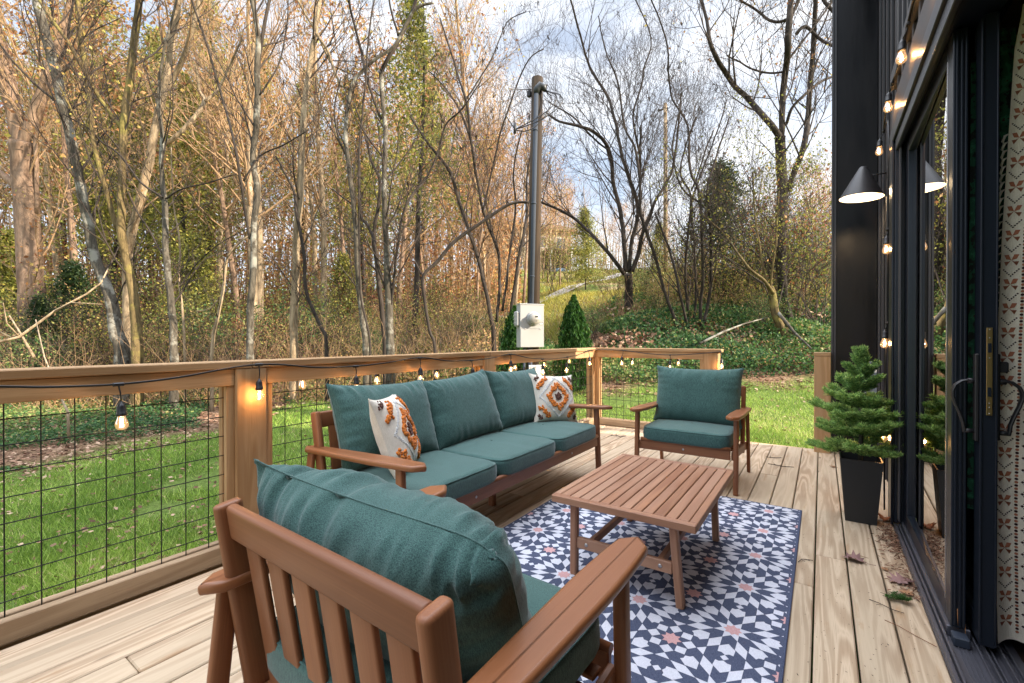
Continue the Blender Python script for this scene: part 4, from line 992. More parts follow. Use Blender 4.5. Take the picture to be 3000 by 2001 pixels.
mb = MB(); mb.box((.118, -.0018, .005), (.185, -.0003, .045), .0005); lb = mb.build('rating_label', plain('dark_label', (.05, .05, .055), .5), meter)
mb = MB(); mb.box((.124, -.0026, .012), (.178, -.0019, .038), .0003); mb.box((.130, -.0034, .022), (.17, -.0027, .028), .0003, mat=1); mb.build('label_text', [M['white'], M['black']], lb)
mb = MB(); mb.box((-.255, .02, -.02), (-.2055, .14, .215), .018)
for z in (.02, .08, .14): mb.box((-.262, .03, z), (-.2555, .13, z + .02), .004)
mb.build('side_enclosure', M['boxgrey'], meter)
mb = MB(); mb.tube([(0, .08, -.34), (0, .08, -1.3)], .035, 12); mb.tube([(-.10, .08, -.34), (-.10, .08, -1.3)], .02, 10); mb.build('lower_conduit', M['steel'], meter)
mb = MB(); mb.box((-.05, -.005, -.95), (.16, .02, -.62), .004); mb.build('notice_board', M['white'], meter)

# ------------------------------------------------------------------ trees
def tilecv(tile):
    ox, oy = {1: (0, 0), 2: (1000, 0), 3: (2000, 0)}[tile]
    return lambda x, y: (ox + x * .6378, oy + y * .6378)
def grow(mb, p, d, L_, r, lv, rg, tips, n=5, up=.10, sides=4, spread=.55):
    q = Vector(p); path = [q.copy()]; rads = [r]; kids = []
    for i in range(n):
        d = (d + Vector((rg.gauss(0, .10), rg.gauss(0, .10), rg.gauss(0, .08) + up))).normalized(); q = q + d * (L_ / n); path.append(q.copy()); rads.append(max(r * (1 - .8 * (i + 1) / n), .0018))
        if lv > 0 and i > 0: kids.append((q.copy(), d.copy(), i))
    mb.tube(path, rads, sides if r > .012 else 3, False)
    tips.append((path[-1], d.copy(), lv)); tips.append((path[n // 2], d.copy(), lv))
    for q, dd, i in kids:
        for _ in range(1 if rg.random() < .75 else 2):
            ax = Vector((rg.gauss(0, 1), rg.gauss(0, 1), rg.gauss(0, 1))); ax = (ax - dd * ax.dot(dd)).normalized()
            nd = (dd + ax * (spread + rg.random() * .5)).normalized()
            grow(mb, q, nd, L_ * rg.uniform(.45, .72), r * .5 * (1 - .5 * i / n) + .0015, lv - 1, rg, tips, max(3, n - 1), up, sides, spread)
def trunk_tree(name, label, tile, d, bark, stems, cat='tree', group=None, twig=1.0, tl=1.5, lv=2, seed=0, leaf=None, nleaf=0, lsize=.07, pods=0, dd=0., top=2600, twmat=None, hang=0, extend=True, ymax=1100):
    cv = tilecv(tile) if tile else (lambda x, y: (x, y)); rg = random.Random(seed); npr = np.random.default_rng(seed)
    sc = .6378 if tile else 1.
    ST = []
    for si, (base, st) in enumerate(stems):
        P = []; R_ = []; ph = rg.uniform(0, 6)
        for i, (x, y, w) in enumerate(st):
            px, py = cv(x, y); dep = d + (dd * math.sin(ph + i * .8) * min(1, i / 3) if not base else dd * .4 * math.sin(ph + i * .7) * min(1, i / 4))
            P.append(at(px, py, dep)); R_.append(w * sc / FPX * dep / 2)
        if base:
            b = P[0]; g = g1(b.x, b.y) - .15; bb = Vector((b.x, b.y, g))
            if b.z - g > .25: P.insert(0, bb); R_.insert(0, R_[0] * 1.25)
            else: P[0] = bb
        if extend and cv(st[-1][0], st[-1][1])[1] < 20:   # carry the stem on above the frame
            t = (P[-1] - P[-2]).normalized(); r_ = R_[-1]
            for k in range(4):
                t = (t + Vector((rg.gauss(0, .08), rg.gauss(0, .08), .12))).normalized(); P.append(P[-1] + t * .9); r_ *= .78; R_.append(r_)
        ST.append((base, P, R_))
    b0 = ST[0][1][0].copy(); root = empty(name, b0, label, cat, group)
    # smooth each stem, build trunk and limbs
    main = MB(); limbs = MB(); tw = MB(); tips = []
    for base, P, R_ in ST:
        Q = []; RR = []
        for i in range(len(P) - 1):
            p0, p1, p2, p3 = P[max(i - 1, 0)], P[i], P[i + 1], P[min(i + 2, len(P) - 1)]
            for k in range(4):
                t = k / 4; Q.append(.5 * ((2 * p1) + (p2 - p0) * t + (2 * p0 - 5 * p1 + 4 * p2 - p3) * t * t + (3 * p1 - p0 - 3 * p2 + p3) * t ** 3)); RR.append(R_[i] * (1 - t) + R_[i + 1] * t)
        Q.append(P[-1]); RR.append(R_[-1])
        for i in range(1, len(Q) - 1): Q[i] = Q[i] + Vector((noise.noise(Q[i] * 2.1), noise.noise(Q[i] * 2.3 + Vector((9, 0, 0))), 0)) * .022 * d / 10
        Q = [q - b0 for q in Q]; (main if base else limbs).tube(Q, RR, 10 if max(RR) > .04 else 6)
        Lt = 0
        for i in range(2, len(Q)):
            seg = Q[i] - Q[i - 1]; Lt += seg.length; zabs = (Q[i] + b0).z
            ypix = 1000 - (zabs - CH) / d * FPX
            if ypix > ymax - 150 or Lt < .5: continue
            m = twig * (seg.length * 2.6) * (1.0 if RR[i] < .1 else .6)
            for _ in range(int(m) + (rg.random() < m % 1)):
                a = rg.uniform(0, 2 * math.pi); ax = Vector((math.cos(a), math.sin(a), rg.uniform(.1, .9))).normalized(); t = seg.normalized()
                dr_ = (ax + t * .9).normalized(); LL = tl * rg.uniform(.45, 1.15) * (1.1 if RR[i] > .03 else .8)
                grow(tw, Q[i] + ax * RR[i] * .4, dr_, LL, min(RR[i] * .42, .006 + LL * .009), lv, rg, tips)
    main.build('trunk', bark, root)
    if limbs.v: limbs.build('limb', M['bark_d'] if bark is M['bark_g'] else bark, root)  # grey-barked trees get dark limbs, shading painted into the bark colour
    if tw.v: tw.build('twigs', twmat or M['twig'], root)
    if (nleaf or pods) and tips:
        T_ = np.array([t[0] for t in tips])
        if nleaf:
            C = T_[npr.integers(0, len(T_), nleaf)] + npr.normal(scale=.10, size=(nleaf, 3)); leaves('foliage', C, lsize, leaf, npr, root, .65)
        if pods:
            c = T_[npr.integers(0, len(T_), pods)]; c = c[c[:, 2] > (2.2 - b0.z)]; C = np.repeat(c, 9, 0) + npr.normal(scale=(.03, .03, .06), size=(len(c) * 9, 3)) - np.array([0, 0, .07])
            tag(leaves('seed_pods', C, .10, M['samara'], npr, root, .3, None, npr.uniform(0, 1, len(C)), 1.5), kind='stuff')
    return root
def SX(s): return [tuple(float(v) for v in p.split(',')) for p in s.split()]
TT = trunk_tree
TT('oak_tree', 'thick rough brown trunk forking high, farthest left of the near trees', 1, 14, M['bark_o'], [
 (1, SX('150,1500,100 145,1300,92 132,1100,88 125,950,88 112,800,84 108,680,95')), (0, SX('100,700,60 62,500,62 20,300,58 -25,120,52 -80,-60,46')), (0, SX('118,700,55 160,560,50 205,440,44 250,300,38 300,150,30 345,-20,24')), (0, SX('115,930,30 80,880,34 35,840,30 -40,790,28')), (0, SX('170,1000,16 172,800,18 168,650,16 190,500,12'))],
 seed=1, twig=.8, tl=2.6, lv=2, nleaf=2600, leaf=M['lf_autumn'], lsize=.11, twmat=M['twig_p'])
TT('leaning_tree', 'smooth grey trunk leaning left with a bend near its foot, beside the twin pale stems', 1, 10, M['bark_g'], [
 (1, SX('560,1640,62 540,1560,58 520,1440,50 480,1310,44 430,1180,42 400,1000,40 362,820,38 330,650,40 290,500,37 262,350,44 222,200,40 190,80,36 160,-30,30')), (0, SX('262,340,14 310,240,12 330,120,10 345,-20,9')), (0, SX('300,520,12 180,420,10 60,300,8 -40,160,6'))], seed=2, twig=.8, tl=1.9, dd=.2)
TT('mossy_tree', 'lichen covered stem splitting into a fan of three limbs, right of the leaning grey trunk', 1, 9.8, M['bark_y'], [
 (1, SX('630,1620,46 622,1480,42 603,1300,38 575,1180,34 560,1080,36 560,900,30 566,760,30 574,600,34 588,480,30 602,400,31 617,250,31 637,100,29 655,-30,26')), (0, SX('572,620,20 500,530,17 425,410,16 335,245,15 240,110,14 160,-30,12')), (0, SX('545,1080,22 500,930,20 462,800,18 425,600,18 410,420,22 380,200,22 352,-20,20')), (0, SX('540,1080,12 440,700,10 350,560,9 280,420,7'))], seed=3, twig=.9, tl=1.6, nleaf=700, leaf=M['lf_gold'], lsize=.07, dd=.25)
TT('tall_tree', 'pale smooth trunk rising behind the mossy stem and parting into two wide limbs', 1, 11, M['bark_p'], [
 (1, SX('582,1600,42 588,1450,40 585,1250,38 600,1120,38 642,960,36 682,800,36 722,600,32 762,420,30 800,200,30 835,-20,26')), (0, SX('738,480,22 790,400,22 832,330,22 868,240,22 892,150,22 925,20,20 935,-30,18')), (0, SX('742,700,18 800,660,18 880,580,18 946,490,17 920,440,12 905,320,10')), (0, SX('946,490,14 1000,440,12 1060,330,10 1120,180,8'))], seed=4, twig=.9, tl=1.8, nleaf=600, leaf=M['lf_gold'], lsize=.07, twmat=M['twig_p'], dd=.3)
TT('sapling', 'straight slim trunk with dark thin branches spreading left and right at mid height', 1, 9.5, M['bark_g'], [
 (1, SX('798,1620,34 793,1500,32 780,1350,28 768,1250,28 762,1100,26 755,950,24 742,800,18 746,650,18 732,480,15 762,240,11 830,-30,8')), (0, SX('762,935,8 805,905,7 855,885,7 960,862,6 1090,820,5')), (0, SX('750,930,10 650,860,9 560,740,9 480,680,8 420,620,8 300,550,6')), (0, SX('752,1190,8 700,1100,7 650,1020,7 590,905,6')), (0, SX('745,800,8 770,640,6 800,520,5 790,300,4')), (0, SX('825,1340,5 870,1280,5 970,1170,5 1100,1090,4 1170,1060,4'))], seed=5, twig=.7, tl=1.2, dd=.2)
TT('slim_tree', 'slender grey lichen spotted trunk forking dark above, left of the two crooked trunks', 1, 9, M['bark_g'], [
 (1, SX('1150,1600,30 1152,1450,30 1165,1250,28 1170,1050,26 1186,900,28 1165,760,22 1185,560,28 1185,350,25 1190,200,22 1150,-30,18')), (0, SX('1190,340,18 1215,150,16 1257,-30,13')), (0, SX('1195,460,8 1250,380,7 1290,300,7 1320,150,6 1332,-30,5')), (0, SX('1150,1120,12 1125,960,12 1110,860,14 1088,740,13 1060,600,12 1030,490,12 960,250,11 870,-30,9')), (0, SX('1120,855,8 1200,740,7 1300,690,6 1420,620,5'))], seed=6, twig=.8, tl=1.3, dd=.25)
TT('crooked_tree', 'banded grey brown trunk with a dark crooked stem leaning against it, left of centre', 1, 10, M['bark_p'], [
 (1, SX('1350,1600,34 1350,1450,36 1360,1250,32 1362,1100,34 1378,950,32 1386,750,28 1402,500,26 1430,300,22 1450,180,20 1482,-30,17')), (0, SX('1455,180,14 1510,260,13 1540,350,13 1568,420,12')), (0, SX('1340,-30,11 1400,80,11 1460,180,12 1520,310,12'))], seed=7, twig=.8, tl=1.5, dd=.2, pods=8)
TT('leaning_sapling', 'thin dark crooked stem leaning across the foot of the banded trunk', 1, 9.8, M['bark_d'], [
 (1, SX('1500,1600,16 1470,1520,16 1420,1400,15 1400,1300,14 1396,1180,14 1365,1010,14 1350,900,11 1300,800,9 1270,740,7'))], seed=8, twig=.5, tl=1.0)
TT('pale_sapling', 'thin pale mottled stem leaning right in the brush, left of the slender grey trunk', 1, 9.4, M['bark_p'], [
 (1, SX('975,1600,15 1000,1480,14 1028,1350,13 1040,1240,12 1062,1180,12 1120,1120,10 1180,1090,7')), (0, SX('1000,1400,6 960,1440,5 900,1450,4'))], seed=9, twig=.8, tl=.8)
TT('sapling', 'thinnest straight pale stem, left of the short pale stem that leans right', 1, 9.9, M['bark_p'], [
 (1, SX('850,1600,11 838,1450,10 822,1300,10 830,1150,8 800,960,6 790,700,5'))], seed=10, twig=.8, tl=.9)
TT('grey_tree', 'slender grey stem curving up at the left of the three dark twisted trunks', 2, 9, M['bark_g'], [
 (1, SX('112,1620,27 100,1500,26 82,1350,25 75,1250,24 62,1000,22 30,750,20 22,600,18 50,420,16 100,350,14 160,300,14 250,230,12 330,80,12 420,40,10')), (0, SX('28,740,9 -10,660,9 -30,520,8 0,380,7')), (0, SX('52,960,8 10,930,7 -40,890,6'))], seed=11, twig=.9, tl=1.3, dd=.2)
TT('dark_sapling', 'very thin dark stem running full height just right of the slender grey stem', 2, 8.8, M['bark_d'], [
 (1, SX('132,1620,10 118,1500,10 90,1380,10 84,1100,10 84,720,10 112,420,9 132,150,8 162,-30,7'))], seed=12, twig=.6, tl=.9)
TT('twisted_tree', 'grey trunk forking into a high dark Y with seed pods, left of the arching branch', 2, 9.2, M['bark_g'], [
 (1, SX('225,1620,38 220,1480,36 215,1350,34 207,1150,26 200,1000,24 198,800,22 205,620,20 190,470,20 188,350,24')), (0, SX('190,350,20 215,300,18 250,240,18 290,150,17 325,90,16 352,-30,14')), (0, SX('262,190,10 235,90,9 215,-30,8')), (0, SX('185,570,13 150,480,13 120,380,13 85,230,12 50,90,12 30,-30,11')), (0, SX('222,1440,13 245,1300,12 262,1130,12 290,980,12 340,900,11 385,850,10 445,720,10 480,600,9 560,520,7 650,380,5')), (0, SX('205,1350,14 165,1230,16 155,1140,14 118,1050,13 90,1000,12 85,760,10'))], seed=13, twig=1.0, tl=1.4, dd=.3, pods=40)
TT('twisted_tree', 'small dark trunk with S bend between the slender stem and the Y forked trunk', 2, 9.8, M['bark_d'], [
 (1, SX('200,1600,20 180,1400,22 165,1230,20 150,1120,18 170,960,15 175,850,13 140,760,11 110,640,9 60,500,7'))], seed=14, twig=.9, tl=1.2)
TT('multi_stem_tree', 'clump of thin fanning stems left of the utility pole, dark against golden woods', 2, 11, M['bark_d'], [
 (1, SX('700,1560,22 690,1480,20 650,1300,18 620,1180,18 560,1000,17 505,820,16 445,735,13 385,660,10 320,560,8')), (0, SX('715,1500,15 728,1300,14 720,1180,14 655,1000,13 625,850,12 600,700,12 575,500,11 540,380,10 500,250,8 455,110,7')), (0, SX('775,1500,17 800,1300,15 830,1120,15 852,1000,12 850,850,9 880,700,7')), (0, SX('650,1000,10 690,820,9 730,640,8 800,430,7 860,300,6 930,250,5')), (0, SX('600,700,8 560,560,7 480,430,6 400,350,5')), (0, SX('575,480,8 640,380,7 700,280,6 760,130,5 850,80,4')), (0, SX('740,1450,12 760,1300,11 780,1150,10 800,960,9 790,800,7 830,620,6'))], seed=15, twig=.9, tl=1.5, dd=.5, pods=70, lv=3)
TT('arching_tree', 'dark arching branch sweeping over to the utility pole from a crooked stem', 2, 8.6, M['bark_d'], [
 (1, SX('430,1620,14 405,1540,14 385,1420,15 372,1320,16 390,1270,16 432,1230,17 500,1150,17 560,1100,17 620,1060,15 720,992,15 790,955,13 862,950,12'))], seed=16, twig=.8, tl=1.2, dd=.1)
TT('fan_tree', 'short grey trunk right of the utility pole, fanning into many upright dark limbs', 2, 14.5, M['bark_d'], [
 (1, SX('1322,1400,38 1320,1330,35 1318,1280,38')), (0, SX('1300,1280,20 1260,1225,18 1180,1130,16 1110,1060,14 1060,1020,13 1000,985,12 920,952,11')), (0, SX('1305,1270,20 1300,1150,20 1282,1000,19 1250,870,17 1228,710,17 1160,630,15 1100,605,13 1000,582,10 940,540,8')), (0, SX('1322,1270,20 1330,1150,18 1362,1000,17 1335,880,16 1292,750,15 1252,560,13 1222,470,12 1160,370,11 1130,310,10 1085,150,9 1040,-20,8')), (0, SX('1335,1270,22 1365,1180,19 1385,1090,16 1440,950,14 1480,880,12 1520,800,11 1540,650,9 1560,450,7')), (0, SX('1228,712,9 1180,680,9 1110,610,8 1060,560,8 1000,520,7 950,490,6')), (0, SX('1370,740,10 1340,560,8 1380,410,8 1390,330,7 1420,200,6 1330,-20,5')), (0, SX('1365,1000,12 1375,850,11 1370,740,11 1375,600,9'))], seed=17, twig=.95, tl=2.1, dd=.7, pods=95, lv=3)
TT('multi_stem_tree', 'clump of thin fanning stems on the bank right of the fan shaped tree', 2, 12, M['bark_d'], [
 (1, SX('1560,1560,15 1530,1480,15 1490,1380,14 1450,1230,14 1400,1080,13 1372,980,13 1370,830,12 1345,700,11 1300,600,9 1270,400,8 1210,250,6 1180,100,5')), (0, SX('1600,1540,13 1560,1400,12 1540,1300,12 1500,1150,10 1440,1000,9')), (0, SX('1660,1560,16 1650,1450,15 1660,1300,14 1655,1100,13 1640,900,12 1600,800,11 1590,600,9 1520,480,8 1500,350,8 1490,200,7 1400,-30,6')), (0, SX('1665,1500,15 1690,1380,14 1700,1200,13 1690,1000,11 1680,900,10 1700,820,9 1735,700,8 1780,560,6')), (0, SX('1640,950,9 1560,880,8 1520,700,7 1560,500,6'))], seed=18, twig=.8, tl=1.5, dd=.5, pods=70, lv=3)
TT('oak_tree', 'large dark oak with a crooked left limb near the black house corner', 3, 12.5, M['bark_d'], [
 (1, SX('500,1560,46 470,1430,42 450,1250,42 450,1100,44 455,950,46 456,850,46 447,740,44 445,650,44')), (0, SX('440,650,28 405,600,27 370,560,26 330,510,25 280,460,23 232,412,22 190,350,21 160,300,20 125,220,18 105,120,14 70,-20,12')), (0, SX('450,650,26 456,450,26 470,330,27 478,230,28 488,80,26 495,-30,24')), (0, SX('480,900,24 510,810,24 540,740,25 560,650,25 572,560,24 582,420,22 592,300,22 606,-30,19')), (0, SX('468,600,14 500,520,13 560,455,13 630,400,12 700,370,10')), (0, SX('520,180,16 560,150,15 640,215,13 700,240,12')), (0, SX('540,0,18 480,110,14 400,120,12 320,60,10 250,20,8')), (0, SX('480,350,9 400,360,9 320,345,8 260,310,7 200,280,6')), (0, SX('630,0,16 660,50,15 705,100,14'))], seed=19, twig=.85, tl=2.4, dd=.6, nleaf=1500, leaf=M['lf_autumn'], lsize=.08, lv=3)
TT('brush_tree', 'crooked low tree leaning over the bank in front of the large dark oak', 3, 11, M['bark_y'], [
 (1, SX('500,1640,30 470,1560,34 430,1480,36 412,1380,34 400,1340,28')), (0, SX('415,1370,16 370,1310,14 310,1260,12 250,1180,10 180,1090,8 90,1010,7')), (0, SX('400,1350,12 420,1200,9 430,1080,7 440,900,6')), (0, SX('395,1350,9 360,1200,8 330,1000,7 320,820,6')), (0, SX('430,1480,20 470,1500,18 540,1590,16'))], seed=20, twig=1.6, tl=1.7, nleaf=2600, leaf=M['lf_yg'], lsize=.055, dd=.4, lv=3, ymax=1300)
TT('slim_tree', 'pair of slender stems at the left foot of the dark cedar on the bank', 3, 12.5, M['bark_d'], [
 (1, SX('40,1620,13 30,1500,13 12,1300,12 25,1100,11 38,920,10 -10,830,8 10,700,7 60,560,6')), (0, SX('45,1540,12 60,1380,11 55,1150,10 40,960,9 90,800,8 150,650,6 200,480,5')), (0, SX('38,900,8 70,820,7 110,700,6 140,620,5'))], seed=21, twig=1.2, tl=1.7, dd=.4, lv=3)
# ---- woods behind: a few kinds, each copied
def template(kind, seed, H_):
    rg = random.Random(seed); npr = np.random.default_rng(seed); root = empty('tree', (0, 0, 0), 'x', 'tree'); tw = MB(); tr = MB(); tips = []
    P = [Vector((0, 0, -.4))]; q = Vector((0, 0, 0)); d = Vector((rg.gauss(0, .03), rg.gauss(0, .03), 1)); r0 = H_ * .0085
    for i in range(9): q = q + d * H_ / 9; d = (d + Vector((rg.gauss(0, .03), rg.gauss(0, .03), .12))).normalized(); P.append(q.copy())
    tr.tube(P, [r0 * (1.15 - i / 10) for i in range(len(P))], 7)
    def along(s): i = min(int(s * 9), 8); return P[i + 1 if i < 9 else 9].lerp(P[min(i + 2, 9)], s * 9 - i)
    if kind in ('bare', 'leafy', 'golden'):
        nb = {'bare': 26, 'leafy': 24, 'golden': 34}[kind]
        for k in range(nb):
            s = .22 + .76 * k / nb; p = along(s); a = rg.uniform(0, 6.28)
            up = 1.3 if kind == 'golden' else .7; dr_ = Vector((math.cos(a), math.sin(a), up + rg.uniform(-.3, .5))).normalized()
            grow(tw, p, dr_, H_ * .20 * (1.15 - s) + .9, r0 * .42 * (1.15 - s), 2, rg, tips, 5, .12, 4, .5)
    else:
        n = 2600; z = npr.uniform(.10 if kind in ('cedar', 'spruce') else .38, 1, n); w = H_ * (.27 if kind in ('cedar', 'spruce') else .21) * np.where(z < .4 if kind in ('cedar', 'spruce') else z < .5, .9, (1.04 - z) * 1.5)
        a = npr.uniform(0, 6.28, n); rr_ = w * (npr.random(n) ** .5) * (1 + .3 * np.sin(a * 3 + z * 40) + .25 * np.sin(a * 2 + z * 17)); C = np.stack([rr_ * np.cos(a), rr_ * np.sin(a), z * H_ + .12 * rr_ * np.sin(a * 5)], 1)
        lump = np.sin(C[:, 0] * 2.2 + seed) * np.sin(C[:, 1] * 2.0) * np.sin(C[:, 2] * 1.7 + seed); C = C[lump > -.25]
        for k in range(40):
            s = .2 + .75 * k / 40; p = along(s); aa = rg.uniform(0, 6.28); tw.tube([p, p + Vector((math.cos(aa), math.sin(aa), .15)) * H_ * .12 * (1.1 - s)], [.02, .006], 4, False)
        kk_ = 3 if kind == 'pine' else 4; C = np.repeat(C, kk_, 0) + npr.normal(scale=.18, size=(len(C) * kk_, 3)); leaves('foliage', C, .24 if kind == 'pine' else .18, M['lf_ever'] if kind != 'cedar' else M['lf_dark'], npr, root, .35)
    tr.build('trunk', {'bare': M['bark_p'], 'golden': M['bark_p'], 'leafy': M['bark_o']}.get(kind, M['bark_d']), root)
    tw.build('twigs', M['twig_p'] if kind in ('bare', 'golden', 'leafy') else M['twig'], root)
    if kind in ('leafy', 'golden') and tips:
        T_ = np.array([t[0] for t in tips]); n = 2700 if kind == 'leafy' else 1300; C = T_[npr.integers(0, len(T_), n)] + npr.normal(scale=.22, size=(n, 3)); leaves('foliage', C, .15 if kind == 'leafy' else .11, M['lf_autumn'] if kind == 'leafy' else M['lf_gold'], npr, root, .7)
    return root
KINDS = {'bare': ('bare_tree', 'bare pale trunked tree in the sunlit woods beyond the lawn', 'bare trees in the far woods'),
 'leafy': ('autumn_tree', 'tree with dry orange brown leaves in the woods beyond the lawn', 'brown leaved trees in the far woods'),
 'golden': ('poplar_tree', 'tall bare tree with a dense spray of upright golden twigs in the far woods', 'golden twigged trees in the far woods'),
 'pine': ('pine_tree', 'olive green needled pine standing in the woods beyond the lawn', 'pines in the far woods'),
 'cedar': ('cedar_tree', 'dark green bushy cedar in the far woods', 'cedars in the far woods'), 'spruce': ('conifer_tree', 'sunlit conifer', 'sunlit conifers')}
temps = {k: [] for k in KINDS}
for k, sd_, h in (('bare', 31, 14), ('bare', 32, 16), ('leafy', 33, 13), ('leafy', 34, 15), ('golden', 35, 15), ('pine', 36, 17), ('pine', 37, 15), ('cedar', 38, 6), ('spruce', 39, 6)): temps[k].append([template(k, sd_, h), h, False])
def plant(kind, px, d, h, rg, label=None):
    e = rg.choice(temps[kind]); p = gat(px, d); nm, lb, gr = KINDS[kind]
    if not e[2]: o = e[0]; e[2] = True
    else: o = copy_tree(e[0])
    o.name = nm; o.location = p; s_ = h / e[1]; o.scale = (s_ * rg.uniform(.9, 1.15), s_ * rg.uniform(.9, 1.15), s_); o.rotation_euler = (rg.gauss(0, .03), rg.gauss(0, .03), rg.uniform(0, 6.28))
    tag(o, label or lb, 'tree', None if label else gr); planted.append((kind, px, d, o)) if not label else None; return o
rg = random.Random(77); used = []; planted = []
def scatter(n, x0, x1, d0, d1, mix, hf):
    c = 0; tries = 0
    while c < n and tries < n * 30:
        tries += 1; px = rg.uniform(x0, x1); d = rg.uniform(d0, d1); p = gat(px, d)
        if any((p.x - q[0]) ** 2 + (p.y - q[1]) ** 2 < q[2] for q in used): continue
        used.append((p.x, p.y, (1.1 + d * .02) ** 2)); r = rg.random(); k = next(kk for kk, w in mix if (r := r - w) <= 0); plant(k, px, d, hf(px, d), rg); c += 1
scatter(27, -250, 1250, 14.5, 26, (('bare', .52), ('leafy', .30), ('pine', .18), ('bare', 1)), lambda px, d: rg.uniform(11, 16))
scatter(36, -400, 1480, 26, 44, (('bare', .36), ('leafy', .16), ('pine', .30), ('golden', 1)), lambda px, d: rg.uniform(14, 20) * (1 if px < 900 else .82))
scatter(8, 1200, 1560, 22, 34, (('leafy', .5), ('bare', 1)), lambda px, d: rg.uniform(8, 12))
plant('golden', 1425, 27, 20, rg, 'tallest golden bare tree, its fine top rising above the woods left of the utility pole')
plant('golden', 1330, 30, 17, rg); plant('golden', 1490, 33, 15, rg)
plant('bare', 1625, 38, 8, rg); plant('leafy', 1640, 34, 6.5, rg); plant('bare', 1605, 36, 9, rg); plant('leafy', 1618, 46, 8, rg); plant('leafy', 1590, 41, 7, rg); plant('bare', 1660, 44, 9, rg)
scatter(26, 1560, 2800, 44, 66, (('bare', .55), ('leafy', .25), ('golden', 1)), lambda px, d: rg.uniform(6.5, 10))
scatter(9, 2050, 2900, 20, 34, (('leafy', .4), ('bare', 1)), lambda px, d: rg.uniform(4, 6.5))
plant('spruce', 1715, 30, 5.2, rg, 'bright sunlit conical cedar in the field between the utility pole and the fan shaped tree')
plant('spruce', 1925, 36, 4.2, rg)
plant('cedar', 2125, 15.5, 5.0, rg, 'dark bushy cedar on the bank left of the large dark oak')
for px_, d_ in ((330, 24), (450, 29), (620, 25), (760, 31), (180, 27)): plant('pine', px_, d_, 19, rg)
plant('cedar', 130, 12, 2.6, rg, 'low dark cedar in front of the thick rough brown trunk')
plant('spruce', 560, 16, 4.5, rg); plant('cedar', 210, 14, 3.6, rg); plant('spruce', 20, 16, 5, rg); plant('spruce', 1010, 20, 4, rg)
# shrubs: leafy tangles of stems, three kinds
def shrub_template(seed, mat, h, n):
    rg = random.Random(seed); npr = np.random.default_rng(seed); root = empty('shrub', (0, 0, 0), 'x', 'shrub'); tw = MB(); tips = []
    for k in range(9):
        a = rg.uniform(0, 6.28); grow(tw, (rg.gauss(0, .12), rg.gauss(0, .12), -.1), Vector((math.cos(a) * .5, math.sin(a) * .5, 1.2)).normalized(), h * rg.uniform(.6, .95), .012, 2, rg, tips, 6, .03, 4, .55)
    tw.build('stems', M['twig'], root); T_ = np.array([t[0] for t in tips]); C = T_[npr.integers(0, len(T_), n)] + npr.normal(scale=.10, size=(n, 3)); leaves('foliage', C, .055, mat, npr, root, .7)
    return root
SH = [[shrub_template(51, M['lf_yg'], 2.2, 1900), 'yellow green shrub', False], [shrub_template(52, M['lf_red'], 2.0, 1500), 'russet leaved shrub', False], [shrub_template(53, M['lf_brush'], 2.0, 1900), 'brown and green shrub', False], [shrub_template(54, M['lf_ivy'], 1.8, 2300), 'green leaved shrub', False]]
SPOTS = [(1, 2290, 13.5, 1.5), (0, 2390, 11.5, 1.25), (0, 2200, 13.8, 1.2), (2, 2100, 13.6, 1.0), (3, 2350, 14.5, 1.2), (2, 1985, 15.5, 1.0), (0, 2040, 16.5, 1.1), (3, 2240, 11.8, .55), (2, 2420, 15, 1.5), (1, 2400, 17, 1.6), (3, 1880, 16, .8), (2, 1800, 17, .8), (3, 1740, 12.5, .5), (2, 1930, 13.5, .6), (0, 1618, 32, 1.5), (2, 1665, 36, 2.0), (1, 2150, 18, 1.5), (0, 2300, 18, 1.6),
  (2, 40, 12, 1.1), (3, 120, 11, .9), (2, 230, 13, 1.2), (1, 300, 14, 1.0), (0, 330, 12.5, .9), (2, 480, 12, .9), (0, 560, 14, 1.2), (3, 690, 13, 1.1), (2, 790, 12.5, .8), (3, 850, 14, 1.2), (0, 950, 15, 1.2), (2, 1010, 13, .8), (3, 1120, 13, .7), (2, 1190, 15, 1.0), (0, 1260, 17, 1.1), (2, 1340, 14, .8), (3, 1430, 14, .8), (1, 1220, 20, 1.6), (1, 980, 20, 1.5), (2, 620, 19, 1.6), (0, 420, 18, 1.8), (3, 150, 18, 1.9), (0, -40, 14, 1.3), (2, 880, 22, 1.8), (0, 1090, 23, 1.8)]
shr = []
for ki, px, d, sc_ in SPOTS:
    e = SH[ki]; o = e[0] if not e[2] else copy_tree(e[0]); e[2] = True; o.name = 'shrub'; o.location = gat(px, d); o.scale = (sc_ * rg.uniform(.9, 1.2), sc_ * rg.uniform(.9, 1.2), sc_); o.rotation_euler = (0, 0, rg.uniform(0, 6.28)); tag(o, 'x', 'shrub', 'shrubs in the undergrowth'); shr.append((ki, px, d, o))
LM = [(60, 'behind the thick rough oak at far left'), (270, 'behind the leaning grey trunk'), (380, 'behind the mossy forked stem'), (500, 'behind the straight slim trunk'), (740, 'behind the slender grey lichen spotted trunk'), (880, 'behind the banded crooked trunk'),
      (1050, 'behind the slender curving grey stem'), (1140, 'behind the Y forked trunk'), (1300, 'behind the arching branch'), (1420, 'behind the thin stems left of the pole'), (1560, 'behind the utility pole'), (1680, 'behind the right hand arborvitae'), (1830, 'behind the fan shaped tree'), (1960, 'behind the stem clump on the bank'), (2120, 'behind the cedar on the bank'), (2290, 'behind the large dark oak'), (2450, 'behind the house corner')]
ORD = ['nearest', 'second nearest', 'third nearest', 'fourth nearest', 'fifth nearest', 'sixth nearest', 'seventh nearest', 'eighth nearest', 'ninth nearest', 'tenth nearest', 'eleventh nearest', 'twelfth nearest', 'farthest']
